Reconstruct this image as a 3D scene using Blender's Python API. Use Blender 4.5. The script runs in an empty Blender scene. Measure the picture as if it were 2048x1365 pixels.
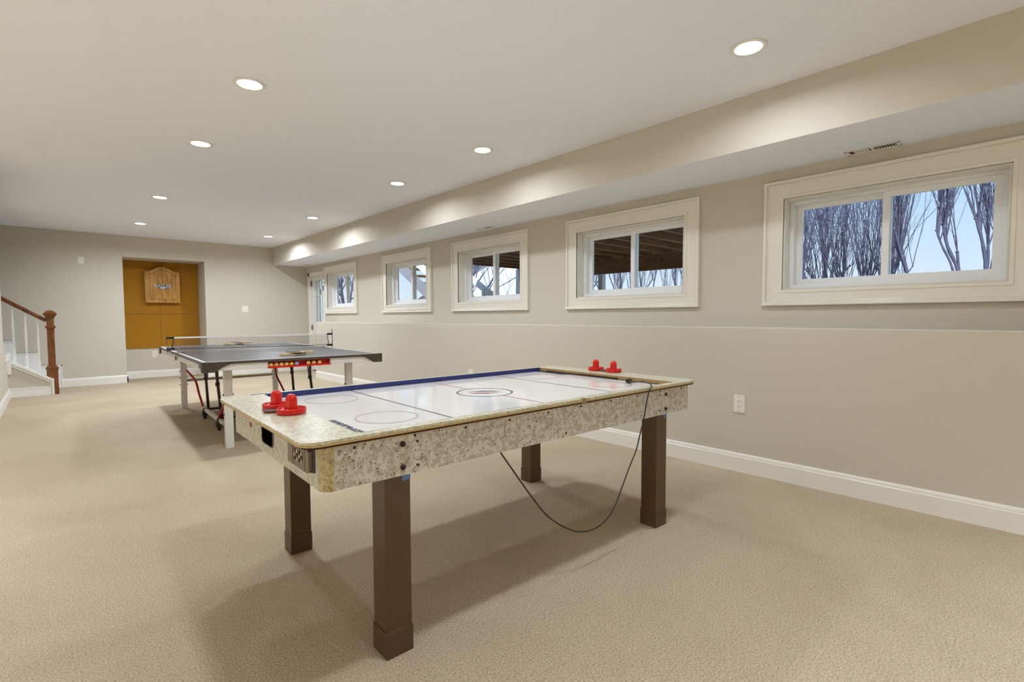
import bpy, bmesh, math, random
from mathutils import Vector, Matrix
random.seed(7)
PI = math.pi
S = bpy.context.scene
COL = S.collection

# ------------------------------------------------------------------ camera
CAMZ = 1.113
F_PX, YAW, PITCH, ROLL = 999.47, math.radians(42.601), math.radians(2.757), math.radians(-0.218)
cd = bpy.data.cameras.new('camera')
cam = bpy.data.objects.new('camera', cd)
COL.objects.link(cam)
cd.sensor_width = 36.0
cd.lens = F_PX / 2048.0 * 36.0
cd.clip_start = 0.02
cd.clip_end = 300
fw = Vector((math.sin(YAW) * math.cos(PITCH), math.cos(YAW) * math.cos(PITCH), -math.sin(PITCH)))
rt = Vector((math.cos(YAW), -math.sin(YAW), 0))
up = rt.cross(fw)
r2 = rt * math.cos(ROLL) + up * math.sin(ROLL)
u2 = -rt * math.sin(ROLL) + up * math.cos(ROLL)
cam.matrix_world = Matrix(((r2.x, u2.x, -fw.x, 0), (r2.y, u2.y, -fw.y, 0), (r2.z, u2.z, -fw.z, CAMZ), (0, 0, 0, 1)))
S.camera = cam

# ------------------------------------------------------------------ view, world, sun
S.view_settings.view_transform = 'Standard'
S.view_settings.look = 'None'
S.view_settings.gamma = 1
S.view_settings.use_curve_mapping = False
S.view_settings.exposure = 0.18
LAMP_W = 15.0
W = bpy.data.worlds.new('world')
S.world = W
W.use_nodes = True
bg = W.node_tree.nodes['Background']
_t = W.node_tree
_c = _t.nodes.new('ShaderNodeTexCoord')
_s = _t.nodes.new('ShaderNodeSeparateXYZ')
_r = _t.nodes.new('ShaderNodeValToRGB')
_r.color_ramp.elements[0].position = 0.03
_r.color_ramp.elements[0].color = (0.74, 0.84, 0.95, 1)
_r.color_ramp.elements[1].position = 0.22
_r.color_ramp.elements[1].color = (0.42, 0.66, 0.96, 1)
_t.links.new(_c.outputs['Generated'], _s.inputs[0])
_t.links.new(_s.outputs['Z'], _r.inputs['Fac'])
_t.links.new(_r.outputs['Color'], bg.inputs[0])
bg.inputs[1].default_value = 1.0
sd = bpy.data.lights.new('sun', 'SUN')
sd.energy = 4.0
sd.angle = 0.01
sun = bpy.data.objects.new('sun', sd)
COL.objects.link(sun)
sun.rotation_euler = (math.radians(20), math.radians(-52), 0)   # shines towards +x, over the roof


# ------------------------------------------------------------------ helpers
def lin(c):
    return tuple((v / 255 / 12.92) if v <= 10 else (((v / 255) + 0.055) / 1.055) ** 2.4 for v in c)


class NT:
    def __init__(s, name):
        s.m = bpy.data.materials.new(name)
        s.m.use_nodes = True
        s.t = s.m.node_tree
        s.b = s.t.nodes['Principled BSDF']

    def n(s, kind, **kw):
        x = s.t.nodes.new(kind)
        for k, v in kw.items():
            if k in x.inputs:
                x.inputs[k].default_value = v
            else:
                setattr(x, k, v)
        return x

    def l(s, a, b):
        s.t.links.new(a, b)


def rgba(c):
    return (*lin(c), 1)


def mat(name, col, rough=0.5, metal=0, spec=0.5, bump=0, bscale=200, var=0, vscale=3):
    q = NT(name)
    q.b.inputs['Base Color'].default_value = rgba(col)
    q.b.inputs['Roughness'].default_value = rough
    q.b.inputs['Metallic'].default_value = metal
    q.b.inputs['Specular IOR Level'].default_value = spec
    tc = q.n('ShaderNodeTexCoord')
    if var:
        no = q.n('ShaderNodeTexNoise', Scale=vscale, Detail=4)
        q.l(tc.outputs['Object'], no.inputs['Vector'])
        mx = q.n('ShaderNodeMix', data_type='RGBA')
        c2 = tuple(max(0, min(255, v * (1 - var))) for v in col)
        mx.inputs[6].default_value = rgba(col)
        mx.inputs[7].default_value = rgba(c2)
        q.l(no.outputs['Fac'], mx.inputs[0])
        q.l(mx.outputs[2], q.b.inputs['Base Color'])
    if bump:
        no = q.n('ShaderNodeTexNoise', Scale=bscale, Detail=3)
        q.l(tc.outputs['Object'], no.inputs['Vector'])
        bp = q.n('ShaderNodeBump', Strength=bump, Distance=0.002)
        q.l(no.outputs['Fac'], bp.inputs['Height'])
        q.l(bp.outputs['Normal'], q.b.inputs['Normal'])
    return q.m


def mat_carpet():
    q = NT('carpet')
    tc = q.n('ShaderNodeTexCoord')
    mp = q.n('ShaderNodeMapping')
    q.l(tc.outputs['Object'], mp.inputs['Vector'])
    fine = q.n('ShaderNodeTexNoise', Scale=150, Detail=3, Roughness=0.7)
    q.l(mp.outputs['Vector'], fine.inputs['Vector'])
    vo = q.n('ShaderNodeTexVoronoi', Scale=240)
    q.l(mp.outputs['Vector'], vo.inputs['Vector'])
    big = q.n('ShaderNodeTexNoise', Scale=1.1, Detail=5, Distortion=0.7)
    q.l(mp.outputs['Vector'], big.inputs['Vector'])
    cr = q.n('ShaderNodeValToRGB')
    cr.color_ramp.elements[0].position = 0.30
    cr.color_ramp.elements[0].color = rgba((166, 147, 118))
    cr.color_ramp.elements[1].position = 0.62
    cr.color_ramp.elements[1].color = rgba((224, 207, 179))
    q.l(fine.outputs['Fac'], cr.inputs['Fac'])
    cb = q.n('ShaderNodeValToRGB')
    cb.color_ramp.elements[0].position = 0.35
    cb.color_ramp.elements[0].color = (0.86, 0.84, 0.82, 1)
    cb.color_ramp.elements[1].position = 0.65
    cb.color_ramp.elements[1].color = (1.0, 1.0, 1.0, 1)
    q.l(big.outputs['Fac'], cb.inputs['Fac'])
    mx = q.n('ShaderNodeMix', data_type='RGBA', blend_type='MULTIPLY')
    mx.inputs[0].default_value = 1
    q.l(cr.outputs['Color'], mx.inputs[6])
    q.l(cb.outputs['Color'], mx.inputs[7])
    q.l(mx.outputs[2], q.b.inputs['Base Color'])
    q.b.inputs['Roughness'].default_value = 1
    q.b.inputs['Specular IOR Level'].default_value = 0.05
    ad = q.n('ShaderNodeMath', operation='SUBTRACT')
    q.l(fine.outputs['Fac'], ad.inputs[0])
    q.l(vo.outputs['Distance'], ad.inputs[1])
    bp = q.n('ShaderNodeBump', Strength=0.8, Distance=0.004)
    q.l(ad.outputs[0], bp.inputs['Height'])
    q.l(bp.outputs['Normal'], q.b.inputs['Normal'])
    return q.m


def mat_granite(name, base, dark, lo, hi, scale, rough=0.35, stretch=(1, 1, 1), mid=None):
    """laminate with short dark specks"""
    q = NT(name)
    tc = q.n('ShaderNodeTexCoord')
    mp = q.n('ShaderNodeMapping')
    mp.inputs['Scale'].default_value = stretch
    mp.inputs['Rotation'].default_value = (0.5, 0.4, 0.6)
    q.l(tc.outputs['Object'], mp.inputs['Vector'])
    no = q.n('ShaderNodeTexNoise', Scale=scale, Detail=1.5, Roughness=0.6, Distortion=1.2)
    q.l(mp.outputs['Vector'], no.inputs['Vector'])
    cr = q.n('ShaderNodeValToRGB')
    cr.color_ramp.elements[0].position = lo
    cr.color_ramp.elements[0].color = rgba(dark)
    cr.color_ramp.elements[1].position = hi
    cr.color_ramp.elements[1].color = rgba(base)
    q.l(no.outputs['Fac'], cr.inputs['Fac'])
    n2 = q.n('ShaderNodeTexNoise', Scale=scale * 0.35, Detail=3)
    q.l(tc.outputs['Object'], n2.inputs['Vector'])
    c2 = q.n('ShaderNodeValToRGB')
    c2.color_ramp.elements[0].position = 0.38
    m = mid or tuple(int(v * 0.86) for v in base)
    c2.color_ramp.elements[0].color = (*[a / max(b, 1e-3) for a, b in zip(lin(m), lin(base))], 1)
    c2.color_ramp.elements[1].position = 0.6
    c2.color_ramp.elements[1].color = (1, 1, 1, 1)
    q.l(n2.outputs['Fac'], c2.inputs['Fac'])
    mx = q.n('ShaderNodeMix', data_type='RGBA', blend_type='MULTIPLY')
    mx.inputs[0].default_value = 1
    q.l(cr.outputs['Color'], mx.inputs[6])
    q.l(c2.outputs['Color'], mx.inputs[7])
    q.l(mx.outputs[2], q.b.inputs['Base Color'])
    q.b.inputs['Roughness'].default_value = rough
    return q.m


def mat_wood(name, c1, c2, scale=6, stretch=(8, 8, 1), rough=0.4, knots=False):
    q = NT(name)
    tc = q.n('ShaderNodeTexCoord')
    mp = q.n('ShaderNodeMapping')
    mp.inputs['Scale'].default_value = stretch
    q.l(tc.outputs['Object'], mp.inputs['Vector'])
    no = q.n('ShaderNodeTexNoise', Scale=scale, Detail=5, Distortion=0.8)
    q.l(mp.outputs['Vector'], no.inputs['Vector'])
    cr = q.n('ShaderNodeValToRGB')
    cr.color_ramp.elements[0].position = 0.35
    cr.color_ramp.elements[0].color = rgba(c1)
    cr.color_ramp.elements[1].position = 0.65
    cr.color_ramp.elements[1].color = rgba(c2)
    q.l(no.outputs['Fac'], cr.inputs['Fac'])
    out = cr.outputs['Color']
    if knots:
        vo = q.n('ShaderNodeTexVoronoi', Scale=9)
        q.l(tc.outputs['Object'], vo.inputs['Vector'])
        ck = q.n('ShaderNodeValToRGB')
        ck.color_ramp.elements[0].position = 0.07
        ck.color_ramp.elements[0].color = (0.18, 0.1, 0.05, 1)
        ck.color_ramp.elements[1].position = 0.14
        ck.color_ramp.elements[1].color = (1, 1, 1, 1)
        q.l(vo.outputs['Distance'], ck.inputs['Fac'])
        mx = q.n('ShaderNodeMix', data_type='RGBA', blend_type='MULTIPLY')
        mx.inputs[0].default_value = 1
        q.l(out, mx.inputs[6])
        q.l(ck.outputs['Color'], mx.inputs[7])
        out = mx.outputs[2]
    q.l(out, q.b.inputs['Base Color'])
    q.b.inputs['Roughness'].default_value = rough
    return q.m


def mat_emit(name, col, strength):
    q = NT(name)
    q.b.inputs['Base Color'].default_value = (0.8, 0.8, 0.8, 1)
    q.b.inputs['Emission Color'].default_value = (*col, 1)
    q.b.inputs['Emission Strength'].default_value = strength
    return q.m


def mat_glass(name='window_glass'):
    m = bpy.data.materials.new(name)
    m.use_nodes = True
    t = m.node_tree
    t.nodes.clear()
    o = t.nodes.new('ShaderNodeOutputMaterial')
    tr = t.nodes.new('ShaderNodeBsdfTransparent')
    tr.inputs[0].default_value = (0.96, 0.98, 0.98, 1)
    gl = t.nodes.new('ShaderNodeBsdfGlossy')
    gl.inputs['Roughness'].default_value = 0.02
    fr = t.nodes.new('ShaderNodeLayerWeight')
    fr.inputs[0].default_value = 0.5
    pw = t.nodes.new('ShaderNodeMath')
    pw.operation = 'POWER'
    pw.inputs[1].default_value = 5
    ma = t.nodes.new('ShaderNodeMath')
    ma.operation = 'MULTIPLY_ADD'
    ma.inputs[1].default_value = 0.9
    ma.inputs[2].default_value = 0.02
    t.links.new(fr.outputs['Facing'], pw.inputs[0])
    t.links.new(pw.outputs[0], ma.inputs[0])
    mx = t.nodes.new('ShaderNodeMixShader')
    t.links.new(ma.outputs[0], mx.inputs[0])
    t.links.new(tr.outputs[0], mx.inputs[1])
    t.links.new(gl.outputs[0], mx.inputs[2])
    t.links.new(mx.outputs[0], o.inputs[0])
    return m


class MB:
    """collects shapes, builds ONE mesh object"""
    def __init__(s):
        s.v = []
        s.f = []
        s.mi = []
        s.sm = []

    def add(s, vs, fs, mi=0, smooth=False):
        b = len(s.v)
        s.v += [tuple(v) for v in vs]
        for f in fs:
            s.f.append(tuple(b + i for i in f))
            s.mi.append(mi)
            s.sm.append(smooth)
        return s

    def box(s, x0, x1, y0, y1, z0, z1, mi=0):
        if x0 > x1: x0, x1 = x1, x0
        if y0 > y1: y0, y1 = y1, y0
        if z0 > z1: z0, z1 = z1, z0
        vs = [(x0, y0, z0), (x1, y0, z0), (x1, y1, z0), (x0, y1, z0), (x0, y0, z1), (x1, y0, z1), (x1, y1, z1), (x0, y1, z1)]
        return s.add(vs, [(0, 3, 2, 1), (4, 5, 6, 7), (0, 1, 5, 4), (1, 2, 6, 5), (2, 3, 7, 6), (3, 0, 4, 7)], mi)

    def prism(s, pts, axis, a, b, mi=0, smooth=False):
        """2D polygon extruded along axis from a to b; pts are the two other coords in xyz order"""
        def P(p, h):
            if axis == 'z': return (p[0], p[1], h)
            if axis == 'y': return (p[0], h, p[1])
            return (h, p[0], p[1])
        n = len(pts)
        area = sum(pts[i][0] * pts[(i + 1) % n][1] - pts[(i + 1) % n][0] * pts[i][1] for i in range(n))
        if axis == 'y': area = -area
        if area < 0: pts = pts[::-1]
        if a > b: a, b = b, a
        vs = [P(p, a) for p in pts] + [P(p, b) for p in pts]
        s.add(vs, [tuple(range(n))[::-1], tuple(range(n, 2 * n))], mi)
        s.add(vs, [(i, (i + 1) % n, n + (i + 1) % n, n + i) for i in range(n)], mi, smooth)
        return s

    def lathe(s, prof, c=(0, 0, 0), n=32, mi=0, axis='z', smooth=True, caps=True):
        """prof: list of (r, h) bottom to top"""
        vs = []
        for r, h in prof:
            for k in range(n):
                a = 2 * PI * k / n
                p = (r * math.cos(a), r * math.sin(a), h)
                if axis == 'x': p = (h, r * math.cos(a), r * math.sin(a))
                if axis == 'y': p = (r * math.sin(a), h, r * math.cos(a))
                vs.append((c[0] + p[0], c[1] + p[1], c[2] + p[2]))
        fs = []
        for j in range(len(prof) - 1):
            for k in range(n):
                fs.append((j * n + k, j * n + (k + 1) % n, (j + 1) * n + (k + 1) % n, (j + 1) * n + k))
        s.add(vs, fs, mi, smooth)
        if not caps: return s
        if prof[0][0] > 1e-5: s.add(vs[:n], [tuple(range(n))[::-1]], mi)
        if prof[-1][0] > 1e-5: s.add(vs[-n:], [tuple(range(n))], mi)
        return s

    def cyl(s, c, r, h0, h1, n=24, mi=0, axis='z'):
        return s.lathe([(r, h0), (r, h1)], c, n, mi, axis)

    def tube(s, pts, r, n=8, mi=0, cap=True):
        pts = [Vector(p) for p in pts]
        rs = r if isinstance(r, (list, tuple)) else [r] * len(pts)
        vs = []
        prev = None
        for i, p in enumerate(pts):
            if i == 0: t = pts[1] - pts[0]
            elif i == len(pts) - 1: t = pts[-1] - pts[-2]
            else: t = pts[i + 1] - pts[i - 1]
            t.normalize()
            if prev is None:
                a = t.orthogonal().normalized()
            else:
                a = (prev - t * prev.dot(t)).normalized()
            prev = a
            b = t.cross(a)
            for k in range(n):
                th = 2 * PI * k / n
                vs.append(p + (a * math.cos(th) + b * math.sin(th)) * rs[i])
        fs = [(j * n + k, j * n + (k + 1) % n, (j + 1) * n + (k + 1) % n, (j + 1) * n + k) for j in range(len(pts) - 1) for k in range(n)]
        if cap:
            fs += [tuple(range(n))[::-1], tuple(range(len(vs) - n, len(vs)))]
        return s.add(vs, fs, mi, n > 4)

    def bar(s, a, b, w, h, mi=0, side=None):
        """rectangular bar a->b; w = horizontal width, h = the other"""
        a, b = Vector(a), Vector(b)
        t = (b - a).normalized()
        sd_ = Vector(side) if side else t.cross(Vector((0, 0, 1)))
        if sd_.length < 1e-4: sd_ = Vector((1, 0, 0))
        sd_.normalize()
        u = sd_.cross(t).normalized()
        vs = []
        for p in (a, b):
            for i, j in ((-1, -1), (1, -1), (1, 1), (-1, 1)):
                vs.append(p + sd_ * i * w / 2 + u * j * h / 2)
        return s.add(vs, [(0, 1, 2, 3), (7, 6, 5, 4), (0, 4, 5, 1), (1, 5, 6, 2), (2, 6, 7, 3), (3, 7, 4, 0)], mi)

    def ring(s, c, ro, ri, z0, z1, n=64, mi=0):
        prof = [(ri, z0), (ro, z0), (ro, z1), (ri, z1), (ri, z0)]
        return s.lathe(prof, c, n, mi, smooth=False, caps=False)

    def build(s, name, mats, parent=None, loc=(0, 0, 0), bevel=0, label=None, seg=2):
        me = bpy.data.meshes.new(name)
        me.from_pydata(s.v, [], s.f)
        if not isinstance(mats, (list, tuple)): mats = [mats]
        for m in mats: me.materials.append(m)
        for p, mi, sm in zip(me.polygons, s.mi, s.sm):
            p.material_index = mi
            p.use_smooth = sm
        bm = bmesh.new()
        bm.from_mesh(me)
        bmesh.ops.remove_doubles(bm, verts=bm.verts, dist=1e-6)
        bmesh.ops.recalc_face_normals(bm, faces=bm.faces)
        bm.to_mesh(me)
        bm.free()
        o = bpy.data.objects.new(name, me)
        COL.objects.link(o)
        o.location = loc
        if parent: o.parent = parent
        if label: o['label'] = label
        if bevel:
            b = o.modifiers.new('bevel', 'BEVEL')
            b.width = bevel
            b.segments = seg
            b.limit_method = 'ANGLE'
            b.angle_limit = math.radians(40)
        return o


def tag(o, label, cat, group=None, kind=None):
    o['label'] = label
    o['category'] = cat
    if group: o['group'] = group
    if kind: o['kind'] = kind
    return o


def thing(name, loc, rz, label, cat, group=None):
    o = bpy.data.objects.new(name, None)
    COL.objects.link(o)
    o.location = loc
    o.rotation_euler = (0, 0, rz)
    o.empty_display_size = 0.1
    return tag(o, label, cat, group)


def struct(o, label=None):
    o['kind'] = 'structure'
    if label: o['label'] = label
    return o


def copy_tree(o, parent=None):
    c = o.copy()
    COL.objects.link(c)
    if parent:
        c.parent = parent
        c.matrix_parent_inverse = o.matrix_parent_inverse
    for ch in list(o.children): copy_tree(ch, c)
    return c


def text_mesh(body, size, name, m, parent, loc, rot, extrude=0.0006, sx=1, sy=1, shear=0, offset=0, align='CENTER'):
    cu = bpy.data.curves.new(name, 'FONT')
    cu.body = body
    cu.size = size
    cu.extrude = extrude
    cu.shear = shear
    cu.offset = offset
    cu.align_x = align
    cu.align_y = 'CENTER'
    to = bpy.data.objects.new('tmp', cu)
    COL.objects.link(to)
    dg = bpy.context.evaluated_depsgraph_get()
    me = bpy.data.meshes.new_from_object(to.evaluated_get(dg))
    bpy.data.objects.remove(to)
    bpy.data.curves.remove(cu)
    me.materials.clear()
    me.materials.append(m)
    o = bpy.data.objects.new(name, me)
    COL.objects.link(o)
    o.location = loc
    o.rotation_euler = rot
    o.scale = (sx, sy, 1)
    if parent: o.parent = parent
    return o


# ------------------------------------------------------------------ materials
M = {}
M['wall'] = mat('beige_wall_paint', (206, 198, 181), 0.75, spec=0.25, bump=0.12, bscale=260)
M['ceiling'] = mat('ceiling_paint', (240, 242, 249), 0.9, spec=0.1, bump=0.08, bscale=220)
M['trim'] = mat('white_trim_paint', (238, 234, 224), 0.3)
M['casing'] = mat('cream_casing_paint', (232, 226, 211), 0.28)
M['vinyl'] = mat('white_vinyl', (238, 238, 236), 0.35)
M['plastic'] = mat('white_plastic', (236, 232, 220), 0.35)
M['slot'] = mat('dark_slot', (40, 36, 32), 0.6)
M['void'] = mat('pocket_dark', (10, 8, 8), 1.0, spec=0)
M['carpet'] = mat_carpet()
M['glass'] = mat_glass()
M['cork'] = mat('brown_fibreboard', (184, 128, 40), 0.85, spec=0.1, bump=0.4, bscale=300, var=0.14, vscale=60)
M['pine'] = mat_wood('knotty_pine', (158, 108, 36), (200, 152, 70), scale=3.2, stretch=(9, 9, 1.2), rough=0.4, knots=True)
M['pine_dark'] = mat_wood('pine_groove', (120, 72, 26), (150, 98, 38), scale=4, stretch=(6, 6, 1))
M['oak'] = mat_wood('stained_oak', (84, 46, 18), (140, 84, 38), scale=5, stretch=(14, 14, 1.2), rough=0.28)
M['white_paint'] = mat('stair_white', (240, 238, 232), 0.4)
M['deck_lam'] = mat_granite('deck_laminate', (224, 218, 188), (178, 172, 136), 0.38, 0.46, 190, rough=0.3, stretch=(1, 1.6, 1))
M['apron_lam'] = mat_granite('speckled_apron_laminate', (222, 218, 208), (110, 102, 88), 0.36, 0.42, 135, rough=0.42, stretch=(1.4, 1, 1), mid=(190, 184, 168))
M['end_lam'] = mat_granite('end_apron_laminate', (218, 215, 203), (160, 156, 142), 0.36, 0.45, 150, rough=0.42, stretch=(1, 1, 0.8), mid=(190, 186, 168))
M['corner_lam'] = mat_granite('corner_laminate', (208, 192, 144), (170, 148, 100), 0.36, 0.5, 110, rough=0.45)
M['field'] = mat('white_field', (240, 238, 231), 0.09, spec=0.9)
M['mdf'] = mat('raw_board_edge', (186, 150, 96), 0.6, var=0.25, vscale=40)
M['edge_tan'] = mat('tan_edge_band', (206, 176, 116), 0.4)
M['gap'] = mat('dark_gap', (58, 32, 16), 0.8)
M['blue'] = mat('blue_rail', (38, 48, 110), 0.3)
M['red_line'] = mat('red_ink', (176, 72, 56), 0.3)
M['blue_line'] = mat('navy_ink', (60, 66, 92), 0.3)
M['ink'] = mat('navy_lettering', (46, 52, 78), 0.3)
M['leg_brown'] = mat('brown_leg_laminate', (96, 70, 42), 0.30, var=0.12, vscale=4)
M['leg_cap'] = mat('brown_leg_cap', (86, 62, 38), 0.36)
M['tape'] = mat('blue_tape', (104, 140, 196), 0.6)
M['bolt'] = mat('dark_bronze_bolt', (60, 44, 34), 0.35, metal=0.6)
M['score'] = mat('brown_grey_plastic', (118, 98, 80), 0.35)
M['score_dark'] = mat('dark_brown_plastic', (46, 32, 26), 0.35)
M['score_white'] = mat('score_white', (226, 222, 214), 0.4)
M['black'] = mat('black_plastic', (24, 22, 22), 0.4)
M['cord'] = mat('grey_brown_cord', (50, 42, 34), 0.45)
M['red'] = mat('red_striker_plastic', (214, 26, 18), 0.18)
M['puck_red'] = mat('puck_dark_red', (150, 36, 34), 0.3)
M['puck_dark'] = mat('puck_dark', (72, 62, 56), 0.3)
M['tt_top'] = mat('slate_table_top', (84, 82, 82), 0.28, var=0.06, vscale=8)
M['tt_line'] = mat('white_line', (232, 230, 222), 0.35)
M['tt_side'] = mat('taupe_edge', (78, 68, 58), 0.4)
M['tt_white'] = mat('white_steel', (230, 227, 218), 0.35)
M['tt_guard'] = mat('dark_corner_guard', (70, 60, 48), 0.45)
M['tt_dark'] = mat('dark_bronze_tube', (64, 50, 38), 0.35, metal=0.3)
M['tt_red'] = mat('red_tube', (190, 36, 34), 0.25)
M['tray_red'] = mat('red_tray_plastic', (214, 30, 22), 0.25)
M['ball_o'] = mat('orange_ball', (250, 196, 112), 0.35)
M['ball_y'] = mat('yellow_ball', (244, 196, 56), 0.35)
M['ball_b'] = mat('pale_blue_ball', (168, 186, 224), 0.35)
M['rubber'] = mat('black_rubber', (30, 27, 26), 0.6)
M['handle'] = mat_wood('pale_wood_handle', (206, 176, 122), (232, 208, 162), scale=4, stretch=(1, 6, 6))
M['net'] = mat('net_cord', (96, 92, 86), 0.7)
M['tape_white'] = mat('net_tape', (232, 230, 222), 0.7)
M['lamp'] = mat_emit('lamp_diffuser', (1.0, 0.985, 0.95), 6.0)
M['steel'] = mat('hinge_steel', (120, 108, 92), 0.35, metal=0.7)
M['logo_w'] = mat('logo_silver', (216, 216, 222), 0.4)
M['logo_g'] = mat('logo_green', (24, 62, 52), 0.4)
M['logo_k'] = mat('logo_black', (26, 26, 30), 0.4)
M['deckwood'] = mat_wood('treated_deck_wood', (158, 92, 40), (214, 148, 84), scale=3, stretch=(1, 6, 6), rough=0.7)
M['deckedge'] = mat_wood('tread_wood_lit_joist_edge', (150, 104, 58), (190, 146, 90), scale=3, stretch=(1, 6, 6), rough=0.7)
M['deckbeam'] = mat_wood('dark_deck_wood', (104, 56, 24), (150, 88, 42), scale=3, stretch=(1, 6, 6), rough=0.7)
M['extgrey'] = mat('grey_exterior_paint', (150, 148, 156), 0.6)
M['bark'] = mat('grey_bark', (106, 106, 136), 0.85, var=0.4, vscale=12)
M['snow'] = mat('white_siding', (238, 240, 246), 0.7)
M['grass'] = mat('winter_lawn', (196, 192, 168), 0.9, var=0.4, vscale=4)
M['roofgrey'] = mat('grey_shingle', (120, 116, 124), 0.8, var=0.3, vscale=30)

# ------------------------------------------------------------------ room dimensions (metres)
XS, XW, XL = 3.356, 4.026, 3.590      # soffit face, window wall, lower ledge wall
ZC, ZS, ZL = 2.539, 2.193, 1.033      # ceiling, soffit underside, ledge top
YF, YA = 10.871, 11.50                # far wall, alcove back
XO = XW + 0.22                        # outside face
YB, XB = -3.2, -3.4                   # behind / left limits of the room
ZB = 0.133                            # baseboard height
XLW = -0.480                          # left wall face
YE = 9.30                             # end of the full height left wall
AX0, AX1, AZ = 0.925, 2.146, 2.173    # alcove opening
LEDGE_END = 9.27
WINS = [(8.43, 9.865), (6.06, 7.505), (4.085, 5.560), (2.040, 3.508), (0.055, 1.525)]
WZ0, WZ1 = 1.195, 2.110
IZ0, IZ1 = 1.305, 1.975
CW = 0.135
DY0, DY1, DZ1 = 9.885, 10.66, 1.985   # exterior door opening

# ------------------------------------------------------------------ floor, ceiling, walls
struct(MB().box(XB, XO, YB, YA + 0.15, -0.1, 0).build('floor', M['carpet']), 'beige cut pile wall to wall carpet')
struct(MB().box(XB, XO, YB, YA + 0.15, ZC, ZC + 0.12).build('ceiling', M['ceiling']), 'flat white painted ceiling')
sf = MB()
sf.box(XS, XO, YB, YF, ZS, ZC)
o = sf.build('ceiling_lower', [M['wall'], M['ceiling']])
for p in o.data.polygons:
    if p.normal.z < -0.5: p.material_index = 1
struct(o, 'long beige dropped soffit with white underside along the window wall')

# upper window wall with openings
ops = sorted([(a + CW, b - CW, IZ0, IZ1) for a, b in WINS] + [(DY0, DY1, 0, DZ1)])
w = MB()
y = YB
for (a, b, z0, z1) in ops:
    w.box(XW, XO, y, a, 0 if a > 9 else 0.9, ZS)
    if z0 > 0: w.box(XW, XO, a, b, 0.9, z0)
    w.box(XW, XO, a, b, z1, ZS)
    y = b
w.box(XW, XO, y, YF, 0, ZS)
struct(w.build('wall_right', M['wall']), 'beige upper wall holding the row of windows')
struct(MB().box(XL, XO, YB, LEDGE_END, 0, ZL).build('wall_right_lower', M['wall'], bevel=0.006), 'beige lower wall standing proud of the window wall as a ledge')
w = MB()
w.box(XB, AX0, YF, YF + 0.12, 0, ZC)
w.box(AX1, XO, YF, YF + 0.12, 0, ZC)
w.box(AX0, AX1, YF, YF + 0.12, AZ, ZC)
struct(w.build('wall_far', M['wall']), 'beige far wall with an alcove')
w = MB()
w.box(AX0 - 0.1, AX1 + 0.1, YA, YA + 0.1, 0, ZC)
w.box(AX0 - 0.1, AX0, YF + 0.12, YA, 0, ZC)
w.box(AX1, AX1 + 0.1, YF + 0.12, YA, 0, ZC)
w.box(AX0, AX1, YF + 0.12, YA, AZ, ZC)
struct(w.build('wall_inner', M['wall']), 'inside of the dart alcove')
w = MB()
w.box(XLW - 0.12, XLW, 6.4, YE, 0, ZC)
w.box(XB, XLW - 0.12, 6.4, 6.52, 0, ZC)
struct(w.build('wall_left', M['wall']), 'beige left wall ending at the staircase')
struct(MB().box(XB - 0.1, XB, YB, YF, 0, ZC).build('wall_outer', M['wall']))
struct(MB().box(XB, XO, YB - 0.1, YB, 0, ZC).build('wall_back', M['wall']))


def base_profile(t=0.016, h=ZB):
    return [(0, 0), (t, 0), (t, h - 0.028), (t * 0.75, h - 0.024), (t * 0.75, h - 0.016), (t * 0.55, h - 0.006), (t * 0.3, h), (0, h)]


def baseboard(name, runs, label):
    """runs: (axis, fixed, a, b, dirsign) ; axis is the running axis, board grows by dirsign from the fixed face"""
    b = MB()
    for ax, fx, a, c, sg in runs:
        pf = [(fx + sg * p[0], p[1]) for p in base_profile()]
        if ax == 'y': b.prism(pf, 'y', a, c)
        else: b.prism(pf, 'x', a, c)
    return struct(b.build(name, M['trim']), label)


baseboard('baseboard_right', [('y', XL, YB, LEDGE_END, -1), ('x', LEDGE_END, XL, XW, 1)], 'white moulded baseboard under the ledge wall')
baseboard('baseboard_far', [('x', YF, 0.09, AX0 + 0.016, -1), ('x', YF, AX1 - 0.016, XW, -1)], 'white moulded baseboard along the far wall')
baseboard('baseboard_inner', [('x', YA, AX0, AX1, -1), ('y', AX0, YF - 0.016, YA, 1), ('y', AX1, YF - 0.016, YA, -1)], 'white baseboard inside the alcove')
baseboard('baseboard_left', [('y', XLW, 6.4, 9.93, 1)], 'white moulded baseboard along the left wall')


# ------------------------------------------------------------------ windows
def mitred_frame(b, y0, y1, z0, z1, ws, x0, x1, mi=0):
    """rectangular frame in the yz plane; ws = widths (left(y1 side), right(y0 side), bottom, top)"""
    wl, wr, wb, wt = ws
    O = [(y0, z0), (y1, z0), (y1, z1), (y0, z1)]
    I = [(y0 + wr, z0 + wb), (y1 - wl, z0 + wb), (y1 - wl, z1 - wt), (y0 + wr, z1 - wt)]
    for k in range(4):
        j = (k + 1) % 4
        b.prism([O[k], O[j], I[j], I[k]], 'x', x0, x1, mi)


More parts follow.
